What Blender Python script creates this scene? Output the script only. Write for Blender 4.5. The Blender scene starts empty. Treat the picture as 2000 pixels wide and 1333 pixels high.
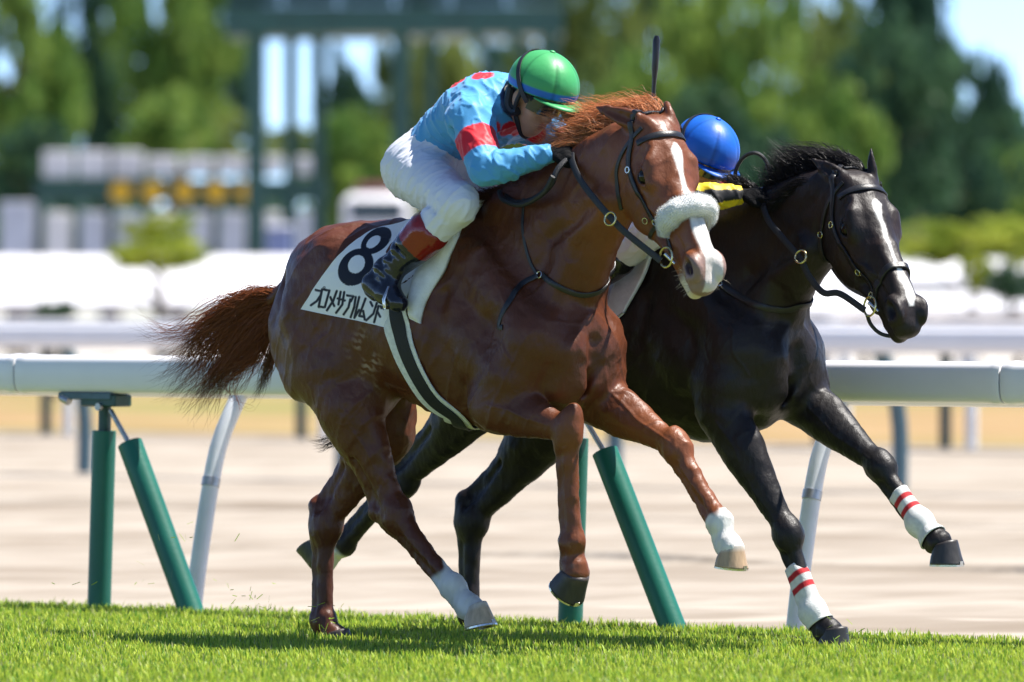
import bpy, bmesh, math, random, os
import numpy as np
from mathutils import Matrix, Vector

# ------------------------------------------------------------------ camera, world, sun, exposure
SC = bpy.context.scene
COL = SC.collection
FPX, CAMH, HORY = 15240.0, 1.3, 575.0          # focal length in photo pixels, eye height, horizon row
TH = math.radians(41.0)                        # how far the track runs towards the camera

cam_d = bpy.data.cameras.new('camera')
cam = bpy.data.objects.new('camera', cam_d); COL.objects.link(cam)
cam.location = (0, 0, CAMH)
cam.rotation_euler = (math.radians(90), 0, 0)
cam_d.sensor_width = 36.0
cam_d.lens = 36.0 * FPX / 2000.0
cam_d.shift_y = -(666.5 - HORY) / 2000.0
cam_d.clip_start = 0.5
cam_d.clip_end = 3000
cam_d.dof.use_dof = True
cam_d.dof.focus_distance = 28.9
cam_d.dof.aperture_fstop = 3.0
SC.camera = cam

SUN_AZ, SUN_EL = math.radians(8), math.radians(64)   # azimuth from +X towards +Y
w = bpy.data.worlds.new('World'); SC.world = w; w.use_nodes = True
nt = w.node_tree
sky = nt.nodes.new('ShaderNodeTexSky'); sky.sky_type = 'NISHITA'; sky.sun_disc = False
sky.sun_elevation = SUN_EL
sky.sun_rotation = math.radians(90) - SUN_AZ
sky.air_density = 0.33; sky.dust_density = 0.0; sky.ozone_density = 3.0
bg = nt.nodes['Background']; bg.inputs[1].default_value = 0.13
nt.links.new(sky.outputs[0], bg.inputs[0])

sd = bpy.data.lights.new('sun', 'SUN'); sun = bpy.data.objects.new('sun', sd); COL.objects.link(sun)
sd.energy = 4.6; sd.angle = math.radians(0.5); sd.color = (1.0, 0.955, 0.89)
sdir = Vector((math.cos(SUN_EL) * math.cos(SUN_AZ), math.cos(SUN_EL) * math.sin(SUN_AZ), math.sin(SUN_EL)))
sun.rotation_euler = sdir.to_track_quat('Z', 'Y').to_euler()
sun.location = (6, 36, 12)

vs = SC.view_settings
vs.view_transform = 'Standard'; vs.look = 'None'; vs.gamma = 1.0; vs.use_curve_mapping = False
vs.exposure = 1.22
SC.render.engine = 'CYCLES'
SC.cycles.use_denoising = True
SC.cycles.max_bounces = 5
SC.cycles.diffuse_bounces = 3
SC.cycles.glossy_bounces = 2
SC.cycles.transmission_bounces = 3

rng = np.random.default_rng(7)
random.seed(7)

# ------------------------------------------------------------------ small helpers
def tag(o, label=None, cat=None, group=None, kind=None):
    if label: o['label'] = label
    if cat: o['category'] = cat
    if group: o['group'] = group
    if kind: o['kind'] = kind
    return o

def empty(name, loc=(0, 0, 0), rz=0.0, parent=None):
    o = bpy.data.objects.new(name, None); COL.objects.link(o)
    o.location = loc; o.rotation_euler = (0, 0, rz); o.empty_display_size = 0.1
    if parent: o.parent = parent
    return o

def mesh_obj(name, V, Fc, mat, parent=None, col=None, smooth=True, uv=None):
    """one mesh object from numpy vertices and a list/array of faces"""
    me = bpy.data.meshes.new(name)
    V = np.asarray(V, np.float32)
    if isinstance(Fc, np.ndarray):
        n, k = Fc.shape
        me.vertices.add(len(V)); me.vertices.foreach_set('co', V.ravel())
        me.loops.add(n * k); me.loops.foreach_set('vertex_index', Fc.astype(np.int32).ravel())
        me.polygons.add(n); me.polygons.foreach_set('loop_start', np.arange(0, n * k, k, dtype=np.int32))
        me.update(calc_edges=True)
    else:
        me.from_pydata([tuple(v) for v in V], [], Fc)
    if smooth and len(me.polygons): me.polygons.foreach_set('use_smooth', [True] * len(me.polygons))
    if col is not None:
        a = me.color_attributes.new('Col', 'FLOAT_COLOR', 'POINT')
        c = np.ones((len(V), 4), np.float32); c[:, :3] = col
        a.data.foreach_set('color', c.ravel())
    if isinstance(mat, (list, tuple)):
        for m in mat: me.materials.append(m)
    else: me.materials.append(mat)
    o = bpy.data.objects.new(name, me); COL.objects.link(o)
    if parent: o.parent = parent
    return o

def unit(v):
    v = np.asarray(v, float); return v / (np.linalg.norm(v) + 1e-12)

class Mesh:
    """collects simple solids into one mesh"""
    def __init__(s): s.V = []; s.F = []
    def add(s, V, F):
        b = len(s.V); s.V += [tuple(v) for v in V]; s.F += [tuple(i + b for i in f) for f in F]; return s
    def box(s, c, e, ax=None, bev=0.0):
        ax = np.eye(3) if ax is None else np.asarray(ax); c = np.asarray(c, float)
        hx, hy, hz = e[0] / 2, e[1] / 2, e[2] / 2
        if bev <= 0:
            P = [c + ax[0] * x * hx + ax[1] * y * hy + ax[2] * z * hz for z in (-1, 1) for x, y in ((-1, -1), (1, -1), (1, 1), (-1, 1))]
            return s.add(P, [(3, 2, 1, 0), (4, 5, 6, 7), (0, 1, 5, 4), (1, 2, 6, 5), (2, 3, 7, 6), (3, 0, 4, 7)])
        rings = []
        for z, ins in ((-hz, bev), (-hz + bev, 0), (hz - bev, 0), (hz, bev)):
            a, b = hx - ins, hy - ins; k = bev * .6 if ins == 0 else bev * .3
            rings.append([c + ax[0] * x + ax[1] * y + ax[2] * z for x, y in ((-a + k, -b), (a - k, -b), (a, -b + k), (a, b - k), (a - k, b), (-a + k, b), (-a, b - k), (-a, -b + k))])
        return s.loft(rings)
    def loft(s, rings, caps=True, closed=True):
        n = len(rings[0]); V = [p for r in rings for p in r]; F = []
        for i in range(len(rings) - 1):
            for j in range(n if closed else n - 1):
                k = (j + 1) % n
                F.append((i * n + j, i * n + k, (i + 1) * n + k, (i + 1) * n + j))
        if caps: F.append(tuple(range(n - 1, -1, -1))); F.append(tuple((len(rings) - 1) * n + j for j in range(n)))
        return s.add(V, F)
    def tube(s, pts, r, n=12, caps=True, up=(0, 0, 1)):
        pts = [np.asarray(p, float) for p in pts]; R = r if hasattr(r, '__len__') else [r] * len(pts)
        rings = []; prev = None
        for i, p in enumerate(pts):
            t = unit(pts[min(i + 1, len(pts) - 1)] - pts[max(i - 1, 0)])
            if prev is None:
                u = np.asarray(up, float)
                if abs(t @ u) > .95: u = np.array([1., 0, 0])
                a = unit(np.cross(u, t))
            else: a = unit(prev - t * (prev @ t))
            prev = a; b = np.cross(t, a)
            rings.append([p + R[i] * (a * math.cos(q) + b * math.sin(q)) for q in np.linspace(0, 2 * math.pi, n, endpoint=False)])
        return s.loft(rings, caps)
    def obj(s, name, mat, parent=None, smooth=False, col=None):
        o = mesh_obj(name, s.V, s.F, mat, parent, smooth=smooth, col=col)
        if smooth:
            try: o.data.set_sharp_from_angle(angle=math.radians(42))
            except Exception: pass
        return o

def catmull(P, n):
    """smooth curve through P, n samples; works on any row width"""
    P = np.asarray(P, float); m = len(P)
    if m == 2:
        t = np.linspace(0, 1, n)[:, None]; return P[0] * (1 - t) + P[1] * t
    Q = np.vstack([2 * P[0] - P[1], P, 2 * P[-1] - P[-2]])
    L = np.concatenate([[0], np.cumsum(np.linalg.norm(np.diff(P[:, :3], axis=0), axis=1))]); L /= L[-1]
    out = []
    for s in np.linspace(0, 1, n):
        i = min(int(np.searchsorted(L, s, side='right')) - 1, m - 2); t = (s - L[i]) / (L[i + 1] - L[i] + 1e-9)
        p0, p1, p2, p3 = Q[i], Q[i + 1], Q[i + 2], Q[i + 3]
        out.append(.5 * ((2 * p1) + (-p0 + p2) * t + (2 * p0 - 5 * p1 + 4 * p2 - p3) * t ** 2 + (-p0 + 3 * p1 - 3 * p2 + p3) * t ** 3))
    return np.array(out)

# ------------------------------------------------------------------ materials
def mat(name, col=None, rough=.5, spec=.5, metal=0.0, attr=False, noise=None, bump=None, sheen=0.0, coat=0.0, trans=0.0, stretch=(1, 1, 1)):
    """procedural Principled material; noise=(scale, dark, light) varies the colour, bump=(scale, strength)"""
    m = bpy.data.materials.new(name); m.use_nodes = True
    nt = m.node_tree; N, L = nt.nodes, nt.links; b = N['Principled BSDF']
    b.inputs['Roughness'].default_value = rough; b.inputs['Metallic'].default_value = metal
    b.inputs['Specular IOR Level'].default_value = spec
    if sheen: b.inputs['Sheen Weight'].default_value = sheen
    if coat: b.inputs['Coat Weight'].default_value = coat; b.inputs['Coat Roughness'].default_value = .15
    tc = N.new('ShaderNodeTexCoord'); mp = N.new('ShaderNodeMapping'); mp.inputs['Scale'].default_value = stretch
    L.new(tc.outputs['Object'], mp.inputs[0])
    if attr:
        src = N.new('ShaderNodeAttribute'); src.attribute_name = 'Col'; cs = src.outputs['Color']
    else:
        src = N.new('ShaderNodeRGB'); src.outputs[0].default_value = (*col, 1); cs = src.outputs[0]
    if noise:
        nz = N.new('ShaderNodeTexNoise'); nz.inputs['Scale'].default_value = noise[0]; nz.inputs['Detail'].default_value = 5
        L.new(mp.outputs[0], nz.inputs[0])
        mr = N.new('ShaderNodeMapRange'); mr.inputs[1].default_value = .3; mr.inputs[2].default_value = .7
        mr.inputs[3].default_value = noise[1]; mr.inputs[4].default_value = noise[2]
        L.new(nz.outputs[0], mr.inputs[0])
        mx = N.new('ShaderNodeVectorMath'); mx.operation = 'SCALE'
        L.new(cs, mx.inputs[0]); L.new(mr.outputs[0], mx.inputs['Scale']); cs = mx.outputs[0]
    L.new(cs, b.inputs['Base Color'])
    if bump:
        nb = N.new('ShaderNodeTexNoise'); nb.inputs['Scale'].default_value = bump[0]; nb.inputs['Detail'].default_value = 4
        L.new(mp.outputs[0], nb.inputs[0])
        bp = N.new('ShaderNodeBump'); bp.inputs['Strength'].default_value = bump[1]; bp.inputs['Distance'].default_value = .01
        L.new(nb.outputs[0], bp.inputs['Height']); L.new(bp.outputs[0], b.inputs['Normal'])
    if trans:
        tr = N.new('ShaderNodeBsdfTranslucent'); mxs = N.new('ShaderNodeMixShader'); mxs.inputs[0].default_value = trans
        L.new(cs, tr.inputs[0]); L.new(b.outputs[0], mxs.inputs[1]); L.new(tr.outputs[0], mxs.inputs[2])
        L.new(mxs.outputs[0], N['Material Output'].inputs[0])
    return m

def coat_mat(name, rough, spec):
    m = mat(name, attr=True, rough=rough, spec=spec, noise=(9, .86, 1.14))
    nt = m.node_tree; N, L = nt.nodes, nt.links; b = N['Principled BSDF']; tc = [n for n in N if n.type == 'TEX_COORD'][0]
    prev = None
    for sc, st, dist, kind in ((17, .42, .022, 'v'), (42, .30, .012, 'n'), (240, .22, .004, 'n')):
        if kind == 'n':
            t = N.new('ShaderNodeTexNoise'); t.inputs['Scale'].default_value = sc; t.inputs['Detail'].default_value = 3; out = t.outputs[0]
            mp = N.new('ShaderNodeMapping'); mp.inputs['Scale'].default_value = (1, 1, .55); L.new(tc.outputs['Object'], mp.inputs[0]); L.new(mp.outputs[0], t.inputs[0])
        else:
            w_ = N.new('ShaderNodeTexNoise'); w_.inputs['Scale'].default_value = 6; L.new(tc.outputs['Object'], w_.inputs[0])
            ad = N.new('ShaderNodeVectorMath'); ad.operation = 'MULTIPLY_ADD'; ad.inputs[1].default_value = (.12, .12, .12)
            L.new(w_.outputs['Color'], ad.inputs[0]); L.new(tc.outputs['Object'], ad.inputs[2])
            t = N.new('ShaderNodeTexVoronoi'); t.feature = 'SMOOTH_F1'; t.inputs['Scale'].default_value = sc * .45; t.inputs['Smoothness'].default_value = .8; out = t.outputs['Distance']; L.new(ad.outputs[0], t.inputs['Vector'])
        bp = N.new('ShaderNodeBump'); bp.inputs['Strength'].default_value = st; bp.inputs['Distance'].default_value = dist
        L.new(out, bp.inputs['Height'])
        if prev: L.new(prev.outputs[0], bp.inputs['Normal'])
        prev = bp
    L.new(prev.outputs[0], b.inputs['Normal'])
    rn = N.new('ShaderNodeTexNoise'); rn.inputs['Scale'].default_value = 14; L.new(tc.outputs['Object'], rn.inputs[0])
    mr = N.new('ShaderNodeMapRange'); mr.inputs[3].default_value = rough - .10; mr.inputs[4].default_value = rough + .16; L.new(rn.outputs[0], mr.inputs[0]); L.new(mr.outputs[0], b.inputs['Roughness'])
    return m

M = dict(
    coat_chestnut=coat_mat('chestnut_coat', .42, .40),
    coat_black=coat_mat('black_coat', .46, .34),
    hair=mat('horse_hair', attr=True, rough=.40, spec=.4, trans=.35),
    hoof=mat('hoof_horn', attr=True, rough=.45, noise=(60, .75, 1.15), stretch=(1, 1, .2), bump=(60, .2)),
    steel=mat('bright_steel', (.62, .61, .57), rough=.22, metal=1.0),
    brass=mat('brass_fitting', (.62, .55, .30), rough=.25, metal=1.0),
    leather=mat('black_leather', (.012, .012, .014), rough=.38, noise=(120, .8, 1.3), bump=(300, .15)),
    rubber=mat('black_rubber_rein', (.014, .015, .018), rough=.5, bump=(500, .3)),
    cloth=mat('printed_cloth', attr=True, rough=.55, spec=.3, bump=(30, .12)),
    pad=mat('white_pad', (.78, .79, .78), rough=.75, noise=(25, .88, 1.05), bump=(90, .25)),
    girth_white=mat('girth_web', (.72, .74, .70), rough=.8, noise=(60, .8, 1.05), bump=(300, .2)),
    girth_black=mat('girth_elastic', (.012, .013, .014), rough=.7, bump=(400, .3)),
    fleece=mat('white_fleece', (.83, .83, .80), rough=.95, bump=(220, .9), sheen=.4),
    silk=mat('racing_silk', attr=True, rough=.50, spec=.28, noise=(6, .94, 1.05), bump=(260, .08), sheen=.15),
    breeches=mat('white_breeches', (.72, .73, .79), rough=.6, noise=(14, .96, 1.02), bump=(300, .08)),
    boot=mat('patent_boot', attr=True, rough=.16, spec=.6, bump=(30, .25)),
    glove=mat('black_glove', (.004, .004, .005), rough=.85, spec=.2, bump=(200, .3)),
    skin=mat('skin', attr=True, rough=.5, spec=.3, noise=(30, .92, 1.06)),
    helmet=mat('helmet_cover', attr=True, rough=.44, spec=.35, noise=(10, .94, 1.05), bump=(24, .14)),
    strap=mat('black_strap', (.010, .010, .016), rough=.6),
    eye=mat('dark_eye', (.008, .006, .005), rough=.12, spec=.4),
    white_tape=mat('leg_bandage', attr=True, rough=.8, noise=(50, .85, 1.05), bump=(250, .3)),
    whip=mat('whip_shaft', (.010, .010, .011), rough=.35),
    lens=mat('goggle_lens', (.03, .035, .05), rough=.08, spec=.8),
)

# ------------------------------------------------------------------ signed-distance sculpting
class Field:
    def __init__(s, lo, hi, h):
        s.lo = np.array(lo, float); s.h = h
        s.n = np.ceil((np.array(hi) - s.lo) / h).astype(int) + 1
        s.D = np.full(s.n, 1.0, np.float32)
        s.ax = [(s.lo[i] + h * np.arange(s.n[i])).astype(np.float32) for i in range(3)]
    def box(s, lo, hi):
        a = np.clip(np.floor((np.asarray(lo) - s.lo) / s.h).astype(int), 0, s.n)
        b = np.clip(np.ceil((np.asarray(hi) - s.lo) / s.h).astype(int) + 1, 0, s.n)
        sl = tuple(slice(int(a[i]), int(b[i])) for i in range(3))
        return sl, s.ax[0][sl[0]][:, None, None], s.ax[1][sl[1]][None, :, None], s.ax[2][sl[2]][None, None, :]
    def blend(s, sl, d, k, op):
        D = s.D[sl]
        if op == 'add':
            hh = np.maximum(k - np.abs(D - d), 0) / k
            s.D[sl] = np.minimum(D, d) - hh * hh * k * .25
        else:
            d = -d; hh = np.maximum(k - np.abs(D - d), 0) / k
            s.D[sl] = np.maximum(D, d) + hh * hh * k * .25
    def chain(s, pts, k=.03, flat=None, op='add', sm=0, pad=.06):
        """tapered tube through (x,y,z,r) rows; flat=(axis,scale) makes it thinner along axis"""
        P = np.asarray(pts, float)
        if sm: P = catmull(P, sm)
        R = P[:, 3].max() + k + pad
        sl, X, Y, Z = s.box(P[:, :3].min(0) - R, P[:, :3].max(0) + R)
        if 0 in s.D[sl].shape: return
        best = None
        for i in range(len(P) - 1):
            a, b = P[i, :3], P[i + 1, :3]; ba = b - a; L2 = ba @ ba + 1e-12
            x, y, z = X - np.float32(a[0]), Y - np.float32(a[1]), Z - np.float32(a[2])
            t = np.clip((x * ba[0] + y * ba[1] + z * ba[2]) / L2, 0, 1).astype(np.float32)
            qx, qy, qz = x - t * np.float32(ba[0]), y - t * np.float32(ba[1]), z - t * np.float32(ba[2])
            q2 = qx * qx + qy * qy + qz * qz
            if flat is not None:
                w, sc = flat; c = qx * np.float32(w[0]) + qy * np.float32(w[1]) + qz * np.float32(w[2])
                q2 = q2 + c * c * np.float32(sc * sc - 1)
            d = np.sqrt(q2) - (np.float32(P[i, 3]) + t * np.float32(P[i + 1, 3] - P[i, 3]))
            if flat is not None: d = d / np.float32(.5 + .5 * sc)
            best = d if best is None else np.minimum(best, d)
        s.blend(sl, best.astype(np.float32), k, op)
    def ell(s, c, r, ax=None, k=.03, op='add', pad=.05):
        c = np.asarray(c, float); r = np.asarray(r, float); ax = np.eye(3) if ax is None else np.asarray(ax)
        ext = np.sqrt(((ax * r[:, None]) ** 2).sum(0)) + k + pad
        sl, X, Y, Z = s.box(c - ext, c + ext)
        if 0 in s.D[sl].shape: return
        x, y, z = X - np.float32(c[0]), Y - np.float32(c[1]), Z - np.float32(c[2])
        k0 = k1 = 0
        for i in range(3):
            q = (x * np.float32(ax[i][0]) + y * np.float32(ax[i][1]) + z * np.float32(ax[i][2])) / np.float32(r[i])
            k0 = k0 + q * q; k1 = k1 + (q / np.float32(r[i])) ** 2
        k0 = np.sqrt(k0); d = k0 * (k0 - 1) / (np.sqrt(k1) + 1e-6)
        s.blend(sl, d.astype(np.float32), k, op)
    def func(s, lo, hi, f, k=.03, op='add'):
        sl, X, Y, Z = s.box(lo, hi); s.blend(sl, f(X, Y, Z).astype(np.float32), k, op)
    # ---- sampling
    def val(s, p):
        q = (np.asarray(p, float).reshape(-1, 3) - s.lo) / s.h
        q = np.clip(q, 0, np.array(s.n) - 1.001); i = q.astype(int); f = q - i; o = 0
        for dx in (0, 1):
            for dy in (0, 1):
                for dz in (0, 1):
                    wgt = (f[:, 0] if dx else 1 - f[:, 0]) * (f[:, 1] if dy else 1 - f[:, 1]) * (f[:, 2] if dz else 1 - f[:, 2])
                    o = o + wgt * s.D[i[:, 0] + dx, i[:, 1] + dy, i[:, 2] + dz]
        return o
    def grad(s, p, e=None):
        e = e or s.h * 1.5; p = np.asarray(p, float).reshape(-1, 3)
        g = np.stack([s.val(p + np.eye(3)[i] * e) - s.val(p - np.eye(3)[i] * e) for i in range(3)], 1)
        return g / (np.linalg.norm(g, axis=1, keepdims=True) + 1e-9)
    def snap(s, p, off=0.0, it=14):
        p = np.array(p, float).reshape(-1, 3)
        for _ in range(it): p = p - s.grad(p) * (np.clip(s.val(p) - off, -.05, .05) * .8)[:, None]
        return p
    def march(s, o, d, off=0.0, tmax=3.0, step=.004):
        """first crossing of D=off from outside along each ray (o, d arrays)"""
        o = np.asarray(o, float).reshape(-1, 3); d = np.asarray(d, float).reshape(-1, 3)
        t = np.zeros(len(o)); live = np.ones(len(o), bool)
        for _ in range(int(tmax / step)):
            v = s.val(o + d * t[:, None]) - off
            live &= v > 0
            if not live.any(): break
            t = np.where(live, t + np.maximum(np.minimum(v * .7, .03), step * .5), t)
            live &= t < tmax
        return o + d * t[:, None]
    # ---- surface nets
    def mesh(s, smooth=2, iso=0.0):
        D = s.D - np.float32(iso) if iso else s.D
        ins = D < 0
        cnt = np.zeros([k - 1 for k in s.n], np.int8)
        for dx in (0, 1):
            for dy in (0, 1):
                for dz in (0, 1): cnt += ins[dx:s.n[0] - 1 + dx, dy:s.n[1] - 1 + dy, dz:s.n[2] - 1 + dz]
        act = (cnt > 0) & (cnt < 8)
        I = np.argwhere(act); idx = np.full(cnt.shape, -1, np.int32); idx[act] = np.arange(len(I))
        corner = {}
        for dx in (0, 1):
            for dy in (0, 1):
                for dz in (0, 1): corner[(dx, dy, dz)] = D[I[:, 0] + dx, I[:, 1] + dy, I[:, 2] + dz]
        acc = np.zeros((len(I), 3)); num = np.zeros(len(I))
        for a in corner:
            for ax in range(3):
                if a[ax]: continue
                b = list(a); b[ax] = 1; b = tuple(b); va, vb = corner[a], corner[b]
                m = (va < 0) != (vb < 0); t = np.where(m, va / np.where(m, va - vb, 1), 0)
                p = np.tile(np.array(a, float), (len(I), 1)); p[:, ax] = t
                acc += p * m[:, None]; num += m
        V = s.lo + s.h * (I + acc / num[:, None])
        quads = []
        for ax in range(3):
            sl0 = [slice(None)] * 3; sl1 = [slice(None)] * 3; sl0[ax] = slice(0, -1); sl1[ax] = slice(1, None)
            a, b = ins[tuple(sl0)], ins[tuple(sl1)]
            E = np.argwhere(a != b); o1, o2 = [(1, 2), (2, 0), (0, 1)][ax]
            ok = (E[:, o1] > 0) & (E[:, o2] > 0) & (E[:, o1] < s.n[o1] - 1) & (E[:, o2] < s.n[o2] - 1); E = E[ok]
            def cell(d1, d2):
                q = E.copy(); q[:, o1] -= d1; q[:, o2] -= d2; return idx[q[:, 0], q[:, 1], q[:, 2]]
            Q = np.stack([cell(1, 1), cell(0, 1), cell(0, 0), cell(1, 0)], 1)
            flip = ~a[E[:, 0], E[:, 1], E[:, 2]]
            Q[flip] = Q[flip][:, ::-1]; quads.append(Q)
        Fq = np.vstack(quads)
        for _ in range(smooth):
            e = np.vstack([Fq[:, [0, 1]], Fq[:, [1, 2]], Fq[:, [2, 3]], Fq[:, [3, 0]]]); n = len(V)
            c = np.bincount(e[:, 0], minlength=n) + np.bincount(e[:, 1], minlength=n)
            S = np.stack([np.bincount(e[:, 0], V[e[:, 1], k], n) + np.bincount(e[:, 1], V[e[:, 0], k], n) for k in range(3)], 1)
            V = .5 * V + .5 * S / np.maximum(c, 1)[:, None]
        return V, Fq

class Frame:
    """local frame of a mount: x forward, y to its left, z up; turns photo pixels at a known lateral offset into points"""
    def __init__(s, O):
        s.O = np.array(O, float)
        s.R = np.array([[math.cos(TH), -math.sin(TH), 0], [math.sin(TH), math.cos(TH), 0], [0, 0, 1.]])
        s.C = s.R @ (np.array([0, 0, CAMH]) - s.O)
    def ray(s, x, y): return unit(s.R @ np.array([(x - 1000) / FPX, 1, -(y - HORY) / FPX]))
    def __call__(s, x, y, lat):
        d = s.ray(x, y); return s.C + d * ((lat - s.C[1]) / d[1])
    def hit(s, fld, x, y, off=0.0):
        d = s.ray(x, y); t0 = (0.6 * -1 - s.C[1]) / d[1]
        return fld.march(s.C + d * t0, d, off)[0]
    def vec(s, wv): return s.R @ np.asarray(wv, float)

fdir = np.array([math.cos(TH), -math.sin(TH)]); ldir = np.array([math.sin(TH), math.cos(TH)])
_d = CAMH * FPX / (1222 - HORY)
RAIL0 = np.array([(1110 - 1000) / FPX * _d, _d])          # a point of the near rail's post line
def on_line(p0, x):
    k = (x - 1000) / FPX; return p0 + fdir * ((p0[0] - k * p0[1]) / (k * fdir[1] - fdir[0]))
OC = on_line(RAIL0 - 1.55 * ldir, 945)                    # under the chestnut's withers
OB = on_line(RAIL0 - 0.66 * ldir, 1338)                   # under the black horse's withers
FC, FB = Frame([*OC, 0]), Frame([*OB, 0])
# ------------------------------------------------------------------ horses
Yx = np.array([0, 1., 0])
def backdir(d): d = unit(d); b = np.array([d[2], 0, -d[0]]); return unit(b)
def lerp(a, b, t): return np.asarray(a, float) * (1 - t) + np.asarray(b, float) * t
def R4(p, r): return [p[0], p[1], p[2], r]

def add_foreleg(f, sg, sh, el, kn, fe, co, S=1.20):
    """sg=+1 left, -1 right; shoulder point, elbow, knee, fetlock, coronet"""
    R4 = lambda p, r: [p[0], p[1], p[2], r * S]
    sh, el, kn, fe, co = [np.asarray(q, float) for q in (sh, el, kn, fe, co)]
    d = unit(kn - el); b = backdir(d) * S; L = np.linalg.norm(kn - el)
    f.chain([R4(sh, .105 / S), R4(lerp(sh, el, .5), .115 / S), R4(el, .090 / S)], k=.07)
    f.chain([R4(lerp(el, kn, -.12), .062), R4(lerp(el, kn, .12), .076), R4(lerp(el, kn, .35), .070), R4(lerp(el, kn, .62), .052), R4(lerp(el, kn, .85), .040), R4(kn, .040)], k=.04, flat=(Yx, 1.12))
    # extensor and flexor bellies
    f.chain([R4(lerp(el, kn, .05) - b * .035, .034), R4(lerp(el, kn, .32) - b * .042, .036), R4(lerp(el, kn, .7) - b * .018, .024)], k=.018)
    f.chain([R4(lerp(el, kn, .02) + b * .035, .034), R4(lerp(el, kn, .35) + b * .034, .034), R4(lerp(el, kn, .8) + b * .014, .020)], k=.018)
    f.chain([R4(lerp(el, kn, .1) + Yx * sg * .035, .036), R4(lerp(el, kn, .5) + Yx * sg * .030, .026)], k=.016)
    c = unit(fe - kn); cb = backdir(c) * S
    f.ell(kn + d * .0, np.array((.046, .044, .056)) * S, [unit(cb), Yx, unit(d + c)], k=.022)
    f.chain([R4(lerp(kn, fe, -.10) - cb * .012, .026), R4(lerp(kn, fe, .08) - cb * .014, .026)], k=.018)
    f.ell(kn + cb * .034 - c * .012, np.array((.022, .022, .030)) * S, [unit(cb), Yx, c], k=.018)          # accessory carpal
    f.chain([R4(kn + c * .02, .036), R4(lerp(kn, fe, .22), .0265), R4(lerp(kn, fe, .6), .0225), R4(lerp(kn, fe, .88), .026)], k=.018)
    f.chain([R4(lerp(kn, fe, .08) + cb * .030, .020), R4(lerp(kn, fe, .45) + cb * .031, .0155), R4(lerp(kn, fe, .95) + cb * .024, .020)], k=.012)
    for e_ in (-1, 1): f.chain([R4(lerp(kn, fe, .22) + cb * .017 + Yx * e_ * .027 * S, .005), R4(lerp(kn, fe, .55) + cb * .0165 + Yx * e_ * .0245 * S, .006), R4(lerp(kn, fe, .86) + cb * .016 + Yx * e_ * .025 * S, .005)], k=.010, op='sub')
    f.ell(fe, np.array((.037, .033, .040)) * S, [unit(cb), Yx, c], k=.02)
    f.ell(fe + cb * .022, np.array((.026, .028, .028)) * S, [unit(cb), Yx, c], k=.016)
    p = unit(co - fe); pb = backdir(p) * S
    f.chain([R4(fe, .033), R4(lerp(fe, co, .5), .0275), R4(co, .038), R4(co + p * .02, .041)], k=.02)
    f.chain([R4(fe + pb * .024, .02), R4(co + pb * .026, .028)], k=.015)

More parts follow.
